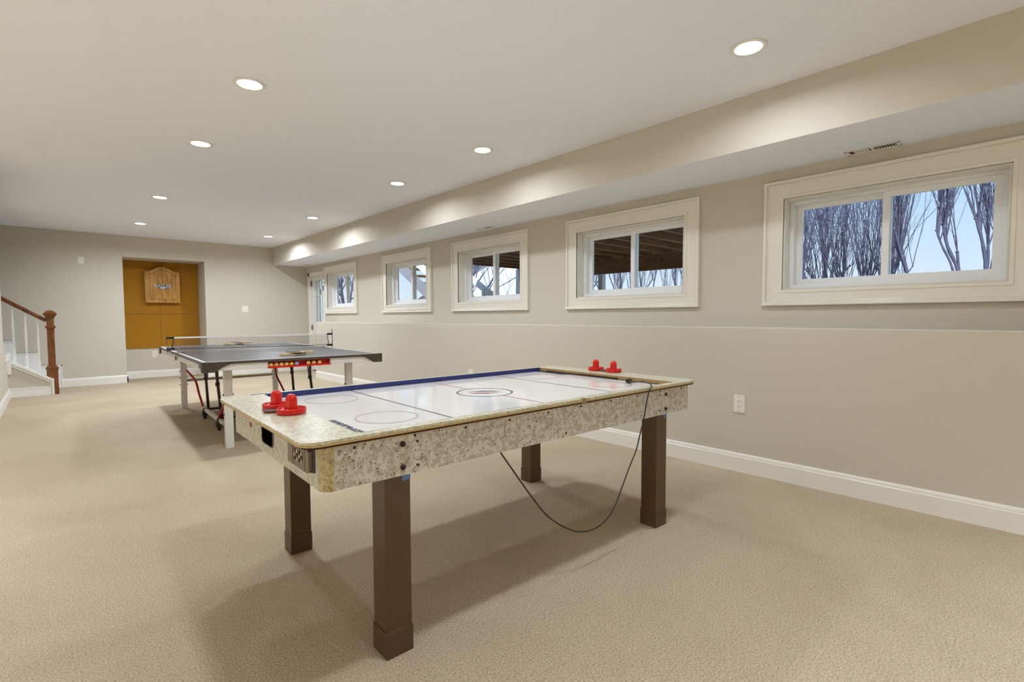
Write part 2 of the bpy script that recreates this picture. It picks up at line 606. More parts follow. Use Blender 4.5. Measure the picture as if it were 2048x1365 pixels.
def window(n, y0, y1):
    root = MB()
    iy0, iy1 = y0 + CW, y1 - CW
    # casing: flat boards, inner bead, outer back band, deeper bottom lip
    mitred_frame(root, y0 + 0.02, y1 - 0.02, WZ0 + 0.02, WZ1 - 0.02, (CW - 0.02,) * 2 + (IZ0 - WZ0 - 0.02, WZ1 - IZ1 - 0.02), XW - 0.016, XW)
    mitred_frame(root, y0, y1, WZ0, WZ1, (0.022,) * 4, XW - 0.030, XW)
    mitred_frame(root, y0 + 0.022, y1 - 0.022, WZ0 + 0.022, WZ1 - 0.022, (0.008,) * 4, XW - 0.021, XW)
    mitred_frame(root, iy0 - 0.022, iy1 + 0.022, IZ0 - 0.022, IZ1 + 0.022, (0.022,) * 4, XW - 0.020, XW)
    root.box(XW - 0.036, XW, y0 - 0.003, y1 + 0.003, WZ0 - 0.004, WZ0 + 0.012)
    o = root.build('window_%d' % n, M['casing'], bevel=0.0025)
    struct(o, 'horizontal sliding basement window with wide cream casing')
    j = MB()
    mitred_frame(j, iy0, iy1, IZ0, IZ1, (0.012,) * 4, XW - 0.004, XW + 0.10)
    j.build('jamb_liner', M['casing'], o)
    f = MB()
    mitred_frame(f, iy0 + 0.012, iy1 - 0.012, IZ0 + 0.012, IZ1 - 0.012, (0.028, 0.028, 0.03, 0.022), XW + 0.09, XW + 0.18)
    f.build('window_frame', M['vinyl'], o, bevel=0.002)
    yc = (iy0 + iy1) / 2
    fy0, fy1, fz0, fz1 = iy0 + 0.04, iy1 - 0.04, IZ0 + 0.042, IZ1 - 0.034
    for (a, b, xx, nm) in ((yc - 0.022, fy1, XW + 0.145, 'fixed_sash'), (fy0, yc + 0.022, XW + 0.105, 'sliding_sash')):
        s_ = MB()
        mitred_frame(s_, a, b, fz0, fz1, (0.04, 0.04, 0.042, 0.036), xx, xx + 0.03)
        so = s_.build(nm, M['vinyl'], o, bevel=0.002)
        g = MB()
        g.box(xx + 0.012, xx + 0.016, a + 0.04, b - 0.04, fz0 + 0.042, fz1 - 0.036)
        g.build('glass_pane', M['glass'], so)
    return o


for i, (a, b) in enumerate(WINS): window(i + 1, a, b)

# exterior door, glazed with a grid
d = MB()
gy0, gy1, gz0, gz1 = 9.985, 10.515, 0.30, 1.90
d.box(XW + 0.03, XW + 0.075, DY0 + 0.02, gy0, 0.01, DZ1 - 0.02)
d.box(XW + 0.03, XW + 0.075, gy1, DY1 - 0.03, 0.01, DZ1 - 0.02)
d.box(XW + 0.03, XW + 0.075, gy0, gy1, 0.01, gz0)
d.box(XW + 0.03, XW + 0.075, gy0, gy1, gz1, DZ1 - 0.02)
do = struct(d.build('door_1', M['trim'], bevel=0.003), 'white exterior door with a full height gridded glass')
MB().box(XW + 0.05, XW + 0.055, gy0, gy1, gz0, gz1).build('glass_pane', M['glass'], do)
g = MB()
mitred_frame(g, gy0 - 0.02, gy1 + 0.02, gz0 - 0.02, gz1 + 0.02, (0.03,) * 4, XW + 0.022, XW + 0.083)
for k in (1, 2): g.box(XW + 0.04, XW + 0.065, gy0 + (gy1 - gy0) * k / 3 - 0.009, gy0 + (gy1 - gy0) * k / 3 + 0.009, gz0, gz1)
for k in range(1, 5): g.box(XW + 0.04, XW + 0.065, gy0, gy1, gz0 + (gz1 - gz0) * k / 5 - 0.008, gz0 + (gz1 - gz0) * k / 5 + 0.008)
g.build('muntin_grid', M['trim'], do)
for zz in (0.25, 0.86, 1.78): MB().box(XW + 0.005, XW + 0.035, DY1 - 0.034, DY1 - 0.018, zz, zz + 0.10).build('hinge', M['steel'], do)
c = MB()
mitred_frame(c, DY0 - 0.0, DY1, -0.02, DZ1, (0.018, 0.018, 0.02, 0.018), XW + 0.001, XW + 0.2)
c.box(XW - 0.016, XW, DY1 - 0.005, DY1 + 0.07, 0, DZ1 + 0.06)
c.box(XW - 0.016, XW, DY0 + 0.0, DY1 + 0.07, DZ1 - 0.005, DZ1 + 0.06)
struct(c.build('trim_1', M['trim'], bevel=0.002), 'white casing round the exterior door')


# ------------------------------------------------------------------ recessed lights and added fill lamps
def recessed_light(x, y, label, watts=LAMP_W, spread=165):
    t = thing('recessed_light', (x, y, ZC), 0, label, 'ceiling light', 'recessed ceiling lights')
    r = MB()
    r.lathe([(0.066, -0.004), (0.074, -0.007), (0.086, -0.006), (0.092, 0.0), (0.066, 0.0), (0.066, -0.004)], n=40, caps=False)
    r.build('trim_ring', M['trim'], t)
    MB().cyl((0, 0, 0), 0.0665, -0.0045, -0.0005, n=40).build('diffuser', M['lamp'], t)
    ld = bpy.data.lights.new('downlight', 'AREA')
    ld.shape = 'DISK'
    ld.size = 0.125
    ld.energy = watts
    ld.color = (0.85, 0.93, 1.07)
    ld.spread = math.radians(spread)
    lo = bpy.data.objects.new('downlight', ld)
    COL.objects.link(lo)
    lo.parent = t
    lo.location = (0, 0, -0.006)
    return t


LX, RX = 0.96, 2.775
for x, y, w_, sp_, lb in [
    (RX, 1.153, 9, 165, 'nearest recessed ceiling light beside the soffit, above the air hockey table'),
    (RX - .02, 3.358, 11, 165, 'second recessed ceiling light from the camera in the soffit-side row'),
    (RX - .02, 4.788, 12, 165, 'third recessed ceiling light from the camera in the soffit-side row'),
    (RX + .01, 7.218, 20, 165, 'fourth recessed ceiling light from the camera in the soffit-side row'),
    (RX + .06, 9.375, 26, 165, 'farthest recessed ceiling light of the soffit-side row, near the far wall'),
    (0.938, 3.376, 12, 165, 'largest and nearest recessed ceiling light of the left row'),
    (0.944, 4.777, 15, 165, 'second recessed ceiling light of the left row'),
    (0.988, 7.189, 24, 165, 'third recessed ceiling light of the left row'),
    (1.03, 9.354, 30, 165, 'farthest recessed ceiling light of the left row, in front of the dart alcove'),
    (0.95, 1.153, 12, 165, 'recessed ceiling light above the camera in the left row'),
    (0.95, -1.5, 34, 110, 'added unseen fill downlight behind the camera, left row'),  # this lamp and the next are unseen, added to brighten ceiling and shadows
    (2.2, -2.0, 26, 110, 'added unseen fill downlight behind the camera, soffit row'),
    (-2.3, 4.7, 40, 95, 'added unseen fill downlight of the outer left row, farthest along'),  # outer left row is unseen, added so its floor bounces fill light
    (-2.3, 2.8, 45, 95, 'added unseen fill downlight of the outer left row, second along'),
    (-2.3, 0.7, 45, 95, 'added unseen fill downlight of the outer left row, beside the camera'),
    (-2.3, -1.5, 45, 95, 'added unseen fill downlight of the outer left row, behind the camera'),
]:
    recessed_light(x, y, lb, w_, sp_)


# ------------------------------------------------------------------ outlets, switches, vents
def plate(name, loc, rz, w, h, label, cat, kind='outlet', n=1):
    """built facing local -y, lying on local y=0"""
    t = thing(name, loc, rz, label, cat)
    p = MB()
    p.prism([(-w / 2, 0), (w / 2, 0), (w / 2 - .006, -.006), (-w / 2 + .006, -.006)], 'z', -h / 2, h / 2)
    p.build('wall_plate', M['plastic'], t, bevel=0.0015)
    for k in range(n):
        cx = (k - (n - 1) / 2) * 0.046
        if kind == 'outlet':
            MB().box(cx - .0165, cx + .0165, -.0085, -.005, -.033, .033).build('receptacle', M['plastic'], t, bevel=0.001)
            sl = MB()
            for zz in (.017, -.017):
                sl.box(cx - .009, cx - .006, -.0092, -.008, zz, zz + .009)
                sl.box(cx + .006, cx + .009, -.0092, -.008, zz, zz + .008)
                sl.cyl((cx, 0, zz - .008), .003, -.0092, -.008, n=10, axis='y')
            sl.build('socket_slots', M['slot'], t)
        elif kind == 'switch':
            MB().prism([(-.008, -.032), (-.012, .0), (-.008, .032), (-.004, .032), (-.004, -.032)], 'x', cx - .0155, cx + .0155).build('rocker', M['trim'], t, bevel=0.001)
    for zz in (-h / 2 + .012, h / 2 - .012): MB().cyl((0, 0, zz), .003, -.0072, -.005, n=10, axis='y').build('screw', M['steel'], t)
    return t


plate('wall_outlet', (XL, 1.508, 0.487), PI / 2, 0.082, 0.125, 'white duplex outlet on the lower right wall beside the air hockey table', 'outlet').rotation_euler = (0, 0, -PI / 2)
plate('wall_outlet', (XL, 4.62, 0.44), -PI / 2, 0.078, 0.12, 'small white outlet peeking over the blue rail of the air hockey table', 'outlet')
plate('wall_outlet', (1.405, YA, 0.44), 0, 0.08, 0.125, 'white outlet under the brown boards in the alcove', 'outlet')
plate('light_switch', (2.825, YF, 1.288), 0, 0.118, 0.122, 'white double light switch on the far wall right of the alcove', 'light switch', 'switch', 2)
plate('wall_sensor', (0.384, YF, 2.07), 0, 0.082, 0.115, 'white rectangular blank plate high on the far wall left of the alcove', 'wall plate', 'blank')


def ceiling_vent(x0, x1, y0, y1, label, dark=0.5):
    cx, cy = (x0 + x1) / 2, (y0 + y1) / 2
    t = thing('ceiling_vent', (cx, cy, ZS), 0, label, 'vent', 'soffit vents')
    a, b = (x1 - x0) / 2, (y1 - y0) / 2
    f = MB()
    f.box(-a, -a + .018, -b, b, -.006, 0).box(a - .018, a, -b, b, -.006, 0).box(-a, a, -b, -b + .022, -.006, 0).box(-a, a, b - .022, b, -.006, 0)
    f.box(-a, a, -.008, .008, -.0055, 0)
    f.build('vent_frame', M['trim'], t, bevel=0.001)
    MB().box(-a + .004, a - .004, -b + .004, b - .004, -.0012, -.0004).build('vent_duct', M['slot'], t)
    v = {-1: MB(), 1: MB()}
    n = int((2 * b - .06) / .014)
    for k in range(n):
        yy = -b + .03 + k * .014
        if abs(yy) < .012: continue
        s_ = 1 if yy > 0 else -1
        v[s_].bar((-a + .016, yy, -.0045), (a - .016, yy, -.0045), .009 if s_ > 0 else .006, .0012, side=(0, 1, -0.55 * s_))
    for k in v: v[k].build('vent_louvers', M['trim'], t)
    return t


ceiling_vent(3.885, 3.995, 0.69, 0.985, 'white louvred register in the soffit above the largest window')
ceiling_vent(3.86, 3.95, 4.60, 4.86, 'louvred register in the soffit above the middle window')
ceiling_vent(3.85, 3.94, 10.30, 10.56, 'small register at the far end of the soffit by the door')
for yy, xx, lb in ((1.70, 3.555, 'square soffit cover plate with a dark open edge'), (1.57, 3.575, 'faint flush square cover plate on the soffit')):
    t = MB().box(-.045, .045, -.045, .045, -.006, 0).build('cover_plate', M['ceiling'], loc=(xx, yy, ZS), bevel=0.002)
    tag(t, lb, 'cover plate')

# ------------------------------------------------------------------ alcove boards and dart cabinet
bx, bz, bt = 1.515, 1.195, 0.018
B0 = 0.555
k = 0
for (x0, x1) in ((AX0 + .002, bx - .002), (bx + .002, AX1 - .004)):
    for (z0, z1) in ((B0, bz - .002), (bz + .002, AZ - .004)):
        nm = ('upper' if z0 > 1 else 'lower') + (' left' if x0 < 1.2 else ' right')
        p = MB().box(-(x1 - x0) / 2, (x1 - x0) / 2, -bt, 0, 0, z1 - z0).build('fibreboard_panel', M['cork'], loc=((x0 + x1) / 2, YA, z0), bevel=0.0015)
        tag(p, nm + ' of the four brown fibreboard panels lining the alcove', 'wall panel', 'brown panels in the alcove')

CX, CZ0, CZ1, HW = 1.555, 1.405, 1.985, 0.272
YC = YA - bt
dc = thing('dartboard_cabinet', (CX, YC, CZ0), 0, 'arched knotty pine dartboard cabinet hung on the brown boards', 'dartboard cabinet')
H = CZ1 - CZ0


def arch(x, base=H, rise=0.095):
    a = abs(x) / HW
    if a > 0.86: return base
    u = a / 0.86
    return base + rise * (0.5 + 0.5 * math.cos(PI * u))


def arch_poly(xa, xb, z0, off=0, n=14):
    xs = [xa + (xb - xa) * i / n for i in range(n + 1)]
    return [(xa, z0), (xb, z0)] + [(x, arch(x) - off) for x in reversed(xs)]


MB().prism(arch_poly(-HW + .005, HW - .005, 0.004), 'y', -0.075, 0).build('cabinet_body', M['pine_dark'], dc)
for sgn in (-1, 1):
    xa, xb = (-HW, -.002) if sgn < 0 else (.002, HW)
    m = MB()
    m.prism(arch_poly(xa, xb, 0), 'y', -0.094, -0.077)
    dr = m.build('cabinet_door', M['pine'], dc, bevel=0.0015)
    # raised rails round the panel
    r = MB()
    e = .062
    if sgn < 0:
        r.box(xa, xa + e, -.100, -.092, 0, H - .004)
        r.prism(arch_poly(xa + e, xb, H - .07, 0), 'y', -.100, -.092)
        r.box(xa + e, xb, -.100, -.092, 0, .075)
    else:
        r.box(xb - e, xb, -.100, -.092, 0, H - .004)
        r.prism(arch_poly(xa, xb - e, H - .07, 0), 'y', -.100, -.092)
        r.box(xa, xb - e, -.100, -.092, 0, .075)
    # carve arch underside of the top rail by a dark bead
    n = 12
    lo_, hi_ = (xa + e, xb) if sgn < 0 else (xa, xb - e)
    r.build('door_rails', M['pine'], dr, bevel=0.001)
    g = MB()
    pts = [(lo_ + (hi_ - lo_) * i / n, -.1005, arch(lo_ + (hi_ - lo_) * i / n) - .062) for i in range(n + 1)]
    g.tube(pts, .004, 6)
    g.tube([(lo_, -.1005, .066), (hi_, -.1005, .066)], .0035, 6)
    for i in (1, 2):
        xx = lo_ + (hi_ - lo_) * i / 3
        g.box(xx - .0015, xx + .0015, -.0948, -.093, .076, H - .07)
    g.build('panel_grooves', M['pine_dark'], dr)
    for zz in (.10, .43):
        MB().box(sgn * (HW - .004), sgn * (HW + .008), -.098, -.05, zz, zz + .045).build('hinge', M['steel'], dr)
# team emblem across both doors
em = MB()
em.prism([(-.118, .318), (-.095, .335), (.100, .335), (.125, .322), (.112, .30), (.098, .285), (.07, .283), (.045, .265), (0, .245), (-.045, .265), (-.07, .283), (-.1, .285), (-.108, .30)], 'y', -.1035, -.1005)
eo = em.build('team_emblem', M['logo_k'], dc, label='black, silver and green winged word emblem')
e2 = MB()
e2.prism([(-.05, .285), (.05, .285), (.035, .268), (.012, .262), (0, .252), (-.012, .262), (-.035, .268)], 'y', -.1048, -.1035)
e2.build('emblem_crest', M['logo_w'], eo)
e2 = MB()
e2.prism([(-.118, .330), (-.15, .338), (-.125, .322), (-.14, .322), (-.112, .312)], 'y', -.1048, -.1005)
e2.build('emblem_wing', M['logo_w'], eo)
e2 = MB()
e2.prism([(.118, .330), (.15, .338), (.125, .322), (.14, .322), (.112, .312)], 'y', -.1048, -.1005)
e2.build('emblem_wing', M['logo_w'], eo)
text_mesh('EAGLES', 0.074, 'emblem_word', M['logo_w'], eo, (0, -.105, .309), (PI / 2, 0, 0), sx=0.92, offset=0.0012, extrude=.0008)

# ------------------------------------------------------------------ staircase at the left
YS = 9.93
st = thing('staircase', (-0.02, YS, 0), 0, 'white staircase with oak handrail rising to the left behind the wall', 'staircase')


def zsl(x): return 0.216 + (-0.014 - x) * 0.654      # stringer slope in world x


sp = MB()
sp.prism([(-.50, 0), (-.03, 0), (-.03, .19), (-.50, zsl(-.50) - .02)], 'y', 0.0, 0.06)
sp.build('side_panel', M['wall'], st).location = (.02, 0, 0)
tr = MB()
tr.prism([(-.50, zsl(-.50) - .02), (-.03, zsl(-.03) - .02), (-.03, zsl(-.03) + .015), (-.50, zsl(-.50) + .015)], 'y', -.03, .09)
tr.prism([(-.50, zsl(-.50) - .065), (-.05, zsl(-.05) - .055), (-.05, zsl(-.05) - .02), (-.50, zsl(-.50) - .02)], 'y', -.014, 0)
tr.box(-.03, -.008, -.03, .09, 0, zsl(-.03) + .012)
tr.box(-.052, -.03, -.014, 0, 0, zsl(-.05) - .02)
tr.box(-.50, -.05, -.016, 0, 0, .125)
tr.box(-.50, -.05, -.020, 0, .113, .125)
tr.build('stringer_trim', M['white_paint'], st, bevel=0.002).location = (.02, 0, 0)
for i in range(7):
    x1 = -.06 - i * .262
    z = .19 * (i + 1)
    if z + .2 > ZC: break
    MB().box(x1 - .018, x1, .06, YF - YS - .02, z - .19, z - .03).build('riser', M['white_paint'], st).location = (.02, 0, 0)
    MB().box(x1 - .262, x1 + .025, .06, YF - YS - .02, z - .03, z).build('tread', M['carpet'] if False else M['white_paint'], st, bevel=.006).location = (.02, 0, 0)
# stepped skirting on the far wall
sk = MB()
steps = [(.09, .365), (-.17, .575), (-.43, .77), (-.69, .965), (-.95, 1.16), (-1.21, 1.35)]
poly = [(.09, 0)]
for i, (x, z) in enumerate(steps):
    poly += [(x, z), (steps[i + 1][0] if i + 1 < len(steps) else x - .26, z)]
poly += [(poly[-1][0], 0)]
sk.prism(poly, 'y', YF - YS - .016, YF - YS)
for i, (x, z) in enumerate(steps):
    x2 = steps[i + 1][0] if i + 1 < len(steps) else x - .26
    sk.box(x2, x + .004, YF - YS - .024, YF - YS, z - .02, z)
sk.box(.082, .094, YF - YS - .024, YF - YS, 0, .365)
sk.build('wall_skirt', M['white_paint'], st).location = (.02, 0, 0)
# newel
nw = MB()
s1, s2 = .064, .041
nw.box(-s1, s1, -s1, s1, 0, .375)
nw.box(-s2, s2, -s2, s2, .40, 1.15)


def sq_lathe(b, prof, mi=0):
    for (r0, z0), (r1, z1) in zip(prof[:-1], prof[1:]):
        vs = [(-r0, -r0, z0), (r0, -r0, z0), (r0, r0, z0), (-r0, r0, z0), (-r1, -r1, z1), (r1, -r1, z1), (r1, r1, z1), (-r1, r1, z1)]
        b.add(vs, [(0, 1, 5, 4), (1, 2, 6, 5), (2, 3, 7, 6), (3, 0, 4, 7)], mi)
    r0, z0 = prof[0]
    r1, z1 = prof[-1]
    b.add([(-r0, -r0, z0), (r0, -r0, z0), (r0, r0, z0), (-r0, r0, z0)], [(3, 2, 1, 0)], mi)
    b.add([(-r1, -r1, z1), (r1, -r1, z1), (r1, r1, z1), (-r1, r1, z1)], [(0, 1, 2, 3)], mi)


sq_lathe(nw, [(s1, .365), (.074, .382), (.074, .394), (.060, .406), (.048, .428), (s2, .435)])
sq_lathe(nw, [(s2, .965), (.052, .975), (.060, .985), (.060, .997), (.052, 1.007), (s2, 1.016)])
sq_lathe(nw, [(s2, 1.12), (.054, 1.132), (.054, 1.15), (.060, 1.155), (.076, 1.172), (.076, 1.184), (.062, 1.205), (.044, 1.222), (.026, 1.234), (.010, 1.238)])
no_ = nw.build('newel_post', M['oak'], st, loc=(.0, .078, 0), bevel=.002)
hr = MB()
hr.bar((-.04, .078, 1.085), (-.62, .078, 1.085 + .58 * .70), .055, .055)
hr.build('handrail', M['oak'], st, bevel=.012, seg=3)
for xx in (-.135, -.262, -.39, -.517):
    b = MB()
    zt = 1.085 + (-.04 - xx) * .70 - .03
    zb = zsl(xx - .02) + .01
    sq_lathe(b, [(.016, zb), (.016, zb + .16), (.009, zb + .19), (.013, zb + .5), (.009, zt - .16), (.008, zt)])
    b.build('baluster', M['white_paint'], st, loc=(xx, .078, 0))

kw = MB()
kw.box(-.62, XLW, YE, YS + .02, 0, .60)
struct(kw.build('wall_left_lower', M['wall']), 'low knee wall at the foot of the staircase')
kc = MB()
kc.box(-.64, XLW + .03, YE, YS + .05, .60, .635)
kc.box(XLW, XLW + .018, YE, YS - .003, .545, .60)
kc.box(XLW - .02, XLW + .035, YS - .04, YS - .003, .33, .60)
struct(kc.build('trim_2', M['white_paint'], bevel=.003), 'white cap on the knee wall')

# ------------------------------------------------------------------ air hockey table
AH = thing('air_hockey_table', (1.5898, 1.9335, 0), -.0293, 'speckled air hockey table with white playfield on four brown legs, in the foreground', 'air hockey table')
L2, W2, ZT = 1.0733, .558, .759
AX, AY, ZAB = 1.014, .545, .603
ZFD = .735
FU, FV = .895, .522        # playfield half extents


def rrect(hx, hy, r, n=6):
    pts = []
    for cx, cy, a0 in ((hx - r, hy - r, 0), (-hx + r, hy - r, PI / 2), (-hx + r, -hy + r, PI), (hx - r, -hy + r, 3 * PI / 2)):
        for i in range(n + 1):
            a = a0 + PI / 2 * i / n
            pts.append((cx + r * math.cos(a), cy + r * math.sin(a)))
    return pts


def ring_prism(b, outer, inner, z0, z1, mi=0):
    """outer and inner rounded outlines with the same number of points"""
    n = len(outer)
    vs = [(x, y, z0) for x, y in outer] + [(x, y, z0) for x, y in inner] + [(x, y, z1) for x, y in outer] + [(x, y, z1) for x, y in inner]
    fs = []
    for i in range(n):
        j = (i + 1) % n
        fs += [(i, j, 2 * n + j, 2 * n + i), (n + j, n + i, 3 * n + i, 3 * n + j), (2 * n + i, 2 * n + j, 3 * n + j, 3 * n + i), (j, i, n + i, n + j)]
    b.add(vs, fs, mi)


dk = MB()
out = rrect(L2, W2, .055)
inn = rrect(FU, FV, .012)
ring_prism(dk, out, inn, ZT - .010, ZT)
dk.build('deck', M['deck_lam'], AH, bevel=.0015)
ed = MB()
ring_prism(ed, rrect(L2 - .0005, W2 - .0005, .055), rrect(L2 - .02, W2 - .01, .045), ZT - .0155, ZT - .0105)
ed.build('edge_band', M['edge_tan'], AH, label='tan edge strip')
gp = MB()
ring_prism(gp, rrect(L2 - .008, W2 - .003, .05), rrect(L2 - .08, W2 - .02, .04), ZT - .022, ZT - .0155)
gp.build('dark_reveal', M['gap'], AH, label='dark gap under the deck edge')
e3 = MB()
ring_prism(e3, rrect(AX + .004, AY + .004, .04), rrect(AX - .02, AY - .02, .03), ZT - .0255, ZT - .0205)
e3.build('edge_band', M['edge_tan'], AH, label='orange tan strip on top of the apron')
# playfield
MB().box(-FU - .003, FU + .003, -FV - .003, FV + .003, ZFD - .012, ZFD).build('playfield', M['field'], AH)
rl = MB()
rl.box(-FU + .015, FU - .01, FV - .006, FV + .001, ZFD, ZT + .001)
rl.prism([(-FU + .015, FV), (-FU - .05, FV + .014), (-FU - .05, FV + .018), (-FU + .015, FV + .012)], 'z', ZT - .002, ZT + .0015)
rl.build('side_rail', M['blue'], AH, label='glossy blue rail along the far long side')
rl = MB()
rl.box(-FU + .015, FU - .01, -FV - .001, -FV + .006, ZFD, ZT - .001)
rl.build('side_rail', M['blue'], AH, label='blue rail along the near long side')
we = MB()
we.box(FU - .006, FU + .001, -FV + .006, FV - .006, ZFD + .004, ZT - .001)
we.build('end_edge', M['mdf'], AH, label='raw brown wood edge of the far end rail')
gs = MB()
gs.box(FU - .009, FU - .005, -.15, .15, ZFD, ZFD + .012)
gs.box(FU - .009, FU - .005, .15, .45, ZFD, ZFD + .009)
gs.build('goal_slot', M['gap'], AH, label='dark goal slot')
# markings
zm = ZFD + .0003


def mark(name, m, f, label=None):
    b = MB()
    f(b)
    return b.build(name, m, AH, label=label)


mark('field_line', M['blue_line'], lambda b: b.box(-.486, -.478, -FV + .008, FV - .008, zm, zm + .0003))
mark('field_line', M['blue_line'], lambda b: b.box(.478, .486, -FV + .008, FV - .008, zm, zm + .0003))
mark('field_line', M['red_line'], lambda b: b.box(-.003, .003, .142, FV - .008, zm, zm + .0003), 'red centre line')
mark('field_line', M['red_line'], lambda b: b.box(-.003, .003, -FV + .008, -.142, zm, zm + .0003), 'red centre line')
mark('centre_circle', M['blue_line'], lambda b: b.ring((0, 0, 0), .142, .134, zm, zm + .0004))
for (u, v) in ((-.66, .30), (-.66, -.245), (.66, .28), (.69, -.245)):
    mark('faceoff_circle', M['red_line'], lambda b: b.ring((u, v, 0), .117, .1145, zm, zm + .0004))


def swoosh(b, sg):
    a = -.62
    pts = [(-.088, .0), (-.045, .016), (-.008, .036), (.026, .024), (.046, .034), (.078, .012), (.05, .004), (.018, .002), (-.018, .005)]
    q = [(p[0] * sg, p[1] * sg + .014 * sg) for p in pts]
    q = [(x * math.cos(a) - y_ * math.sin(a), x * math.sin(a) + y_ * math.cos(a)) for x, y_ in q]
    b.prism(q, 'z', zm, zm + .0004)


mark('centre_emblem', M['blue_line'], lambda b: swoosh(b, 1), 'navy half of the centre emblem')
mark('centre_emblem', M['red_line'], lambda b: swoosh(b, -1), 'red half of the centre emblem')
text_mesh('SPORTCRAFT', 0.052, 'field_lettering', M['ink'], AH, (-.855, -.285, ZFD + .0012), (0, 0, -PI / 2), shear=.35, sx=.82, sy=1.15, offset=.001, extrude=.0004)
text_mesh('SPORTCRAFT', 0.052, 'field_lettering', M['ink'], AH, (.862, .375, ZFD + .0012), (0, 0, PI / 2), shear=.35, sx=.82, sy=1.15, offset=.001, extrude=.0004)
mark('field_line', M['blue_line'], lambda b: b.tube([(-.886, -.16 + .032 * i, ZFD + .0004) for i in range(9)], .0015, 4))

# apron: two long sides, two ends, four corner posts
ZA1 = ZT - .0255
for sg in (-1, 1):
    p = MB()
    p.box(-AX + .034, AX - .034, sg * AY, sg * (AY - .016), ZAB, ZA1)
    ap = p.build('side_apron', M['apron_lam'], AH)
    for u, z_ in ((-.758, .706), (-.758, .630), (.771, .707), (.771, .631)):
        b = MB().lathe([(.0, .0), (.0085, .0), (.0095, -.002), (.0095, -.005), (.006, -.008), (0, -.009)] if sg < 0 else [(0, .009), (.006, .008), (.0095, .005), (.0095, .002), (.0085, 0), (0, 0)], (u, sg * AY, z_), 14, axis='y')
        b.build('bolt', M['bolt'], ap, label='dark bolt head')
    for u, z_ in ((-.918, .722), (-.712, .727), (-.703, .706), (-.703, .627), (-.508, .722), (-.303, .721), (-.095, .722), (.107, .724), (.316, .724), (.519, .724), (.719, .727), (.715, .708), (.717, .627), (.922, .727), (.012, .621)):
        MB().cyl((u, 0, z_), .0048, sg * AY - .0015, sg * AY + .0015, n=10, axis='y').build('screw', M['slot'], ap)
    p = MB()
    p.box(sg * AX, sg * (AX - .016), -AY + .034, AY - .034, ZAB, ZA1)
    ep = p.build('end_apron', M['end_lam'], AH)
    if sg < 0: END = ep
    # goal return pocket and rim
    r = MB()
    v0, v1, z0, z1 = -.065, .085, .637, .722
    rim = [(v0 + .02, z0), (v1 - .02, z0), (v1 - .006, z0 + .006), (v1, z0 + .02), (v1, z1 - .02), (v1 - .006, z1 - .006), (v1 - .02, z1), (v0 + .02, z1), (v0 + .006, z1 - .006), (v0, z1 - .02), (v0, z0 + .02), (v0 + .006, z0 + .006)]
    cv, cz = (v0 + v1) / 2, (z0 + z1) / 2
    rin = [(cv + (a - cv) * .93, cz + (b_ - cz) * .9) for a, b_ in rim]
    n = len(rim)
    xo, xi = sg * (AX + .003), sg * (AX - .0005)
    vs = [(xo, *p_) for p_ in rim] + [(xo, *p_) for p_ in rin] + [(xi, *p_) for p_ in rim] + [(xi, *p_) for p_ in rin]
    fs = []
    for i in range(n):
        j = (i + 1) % n
        fs += [(i, j, n + j, n + i), (i, 2 * n + i, 2 * n + j, j), (n + i, n + j, 3 * n + j, 3 * n + i)]
    r.add(vs, fs)
    pr = r.build('puck_return', M['score'], AH, label='grey brown rim of the goal return pocket')
    MB().prism(rin, 'x', sg * (AX + .0004), sg * (AX + .0020)).build('pocket_opening', M['void'], pr, label='black pocket opening')
    for sv in (-1, 1):
        q = MB()
        pts = []
        for i in range(9):
            a = PI / 2 * i / 8
            pts.append((sg * (AX - .034 + .034 * math.cos(a)), sv * (AY - .034 + .034 * math.sin(a))))
        pts += [(sg * (AX - .034), sv * (AY - .034))]
        q.prism(pts, 'z', ZAB - .001, ZA1, smooth=False)
        q.build('corner_post', M['corner_lam'], AH, label='yellowish rounded corner')
MB().box(-AX + .016, AX - .016, -AY + .016, AY - .016, ZAB + .01, ZAB + .02).build('bottom_panel', M['mdf'], AH)

# score keeper on the near end
sk_ = MB()
sk_.prism([(-.283, .655), (-.272, .647), (-.46, .647), (-.478, .655), (-.478, .716), (-.46, .723), (-.272, .723), (-.283, .716)][::1], 'x', -AX - .018, -AX)
so = sk_.build('score_keeper', M['score'], AH, bevel=.002, label='brown plastic score keeper')
MB().box(-AX - .0188, -AX - .0175, -.338, -.334, .65, .72).build('score_divider', M['score_dark'], so)
MB().prism([(-AX - .019, -.448), (-AX - .006, -.482), (-AX, -.487), (-AX, -.462)], 'z', .650, .720).build('score_side', M['score_dark'], so, label='dark side of the score keeper')
nb = MB()
random.seed(3)
for i in range(4):
    for j in range(3):
        if (i + j) % 2 == 0: nb.box(-AX - .021, -AX - .0185, -.352 - i * .021, -.363 - i * .021, .668 + j * .013, .678 + j * .013)
nb.build('score_number_tiles', M['score_dark'], so, label='black number sliders')
nb = MB()
for i in range(4):
    for j in range(3):
        if (i + j) % 2: nb.box(-AX - .0205, -AX - .0185, -.354 - i * .021, -.362 - i * .021, .669 + j * .013, .676 + j * .013)
nb.build('score_number_tiles', M['score_white'], so, label='white number sliders')
MB().box(-AX - .003, -AX, .245, .262, .668, .686).build('power_button', M['puck_red'], AH, label='small dark red square switch')

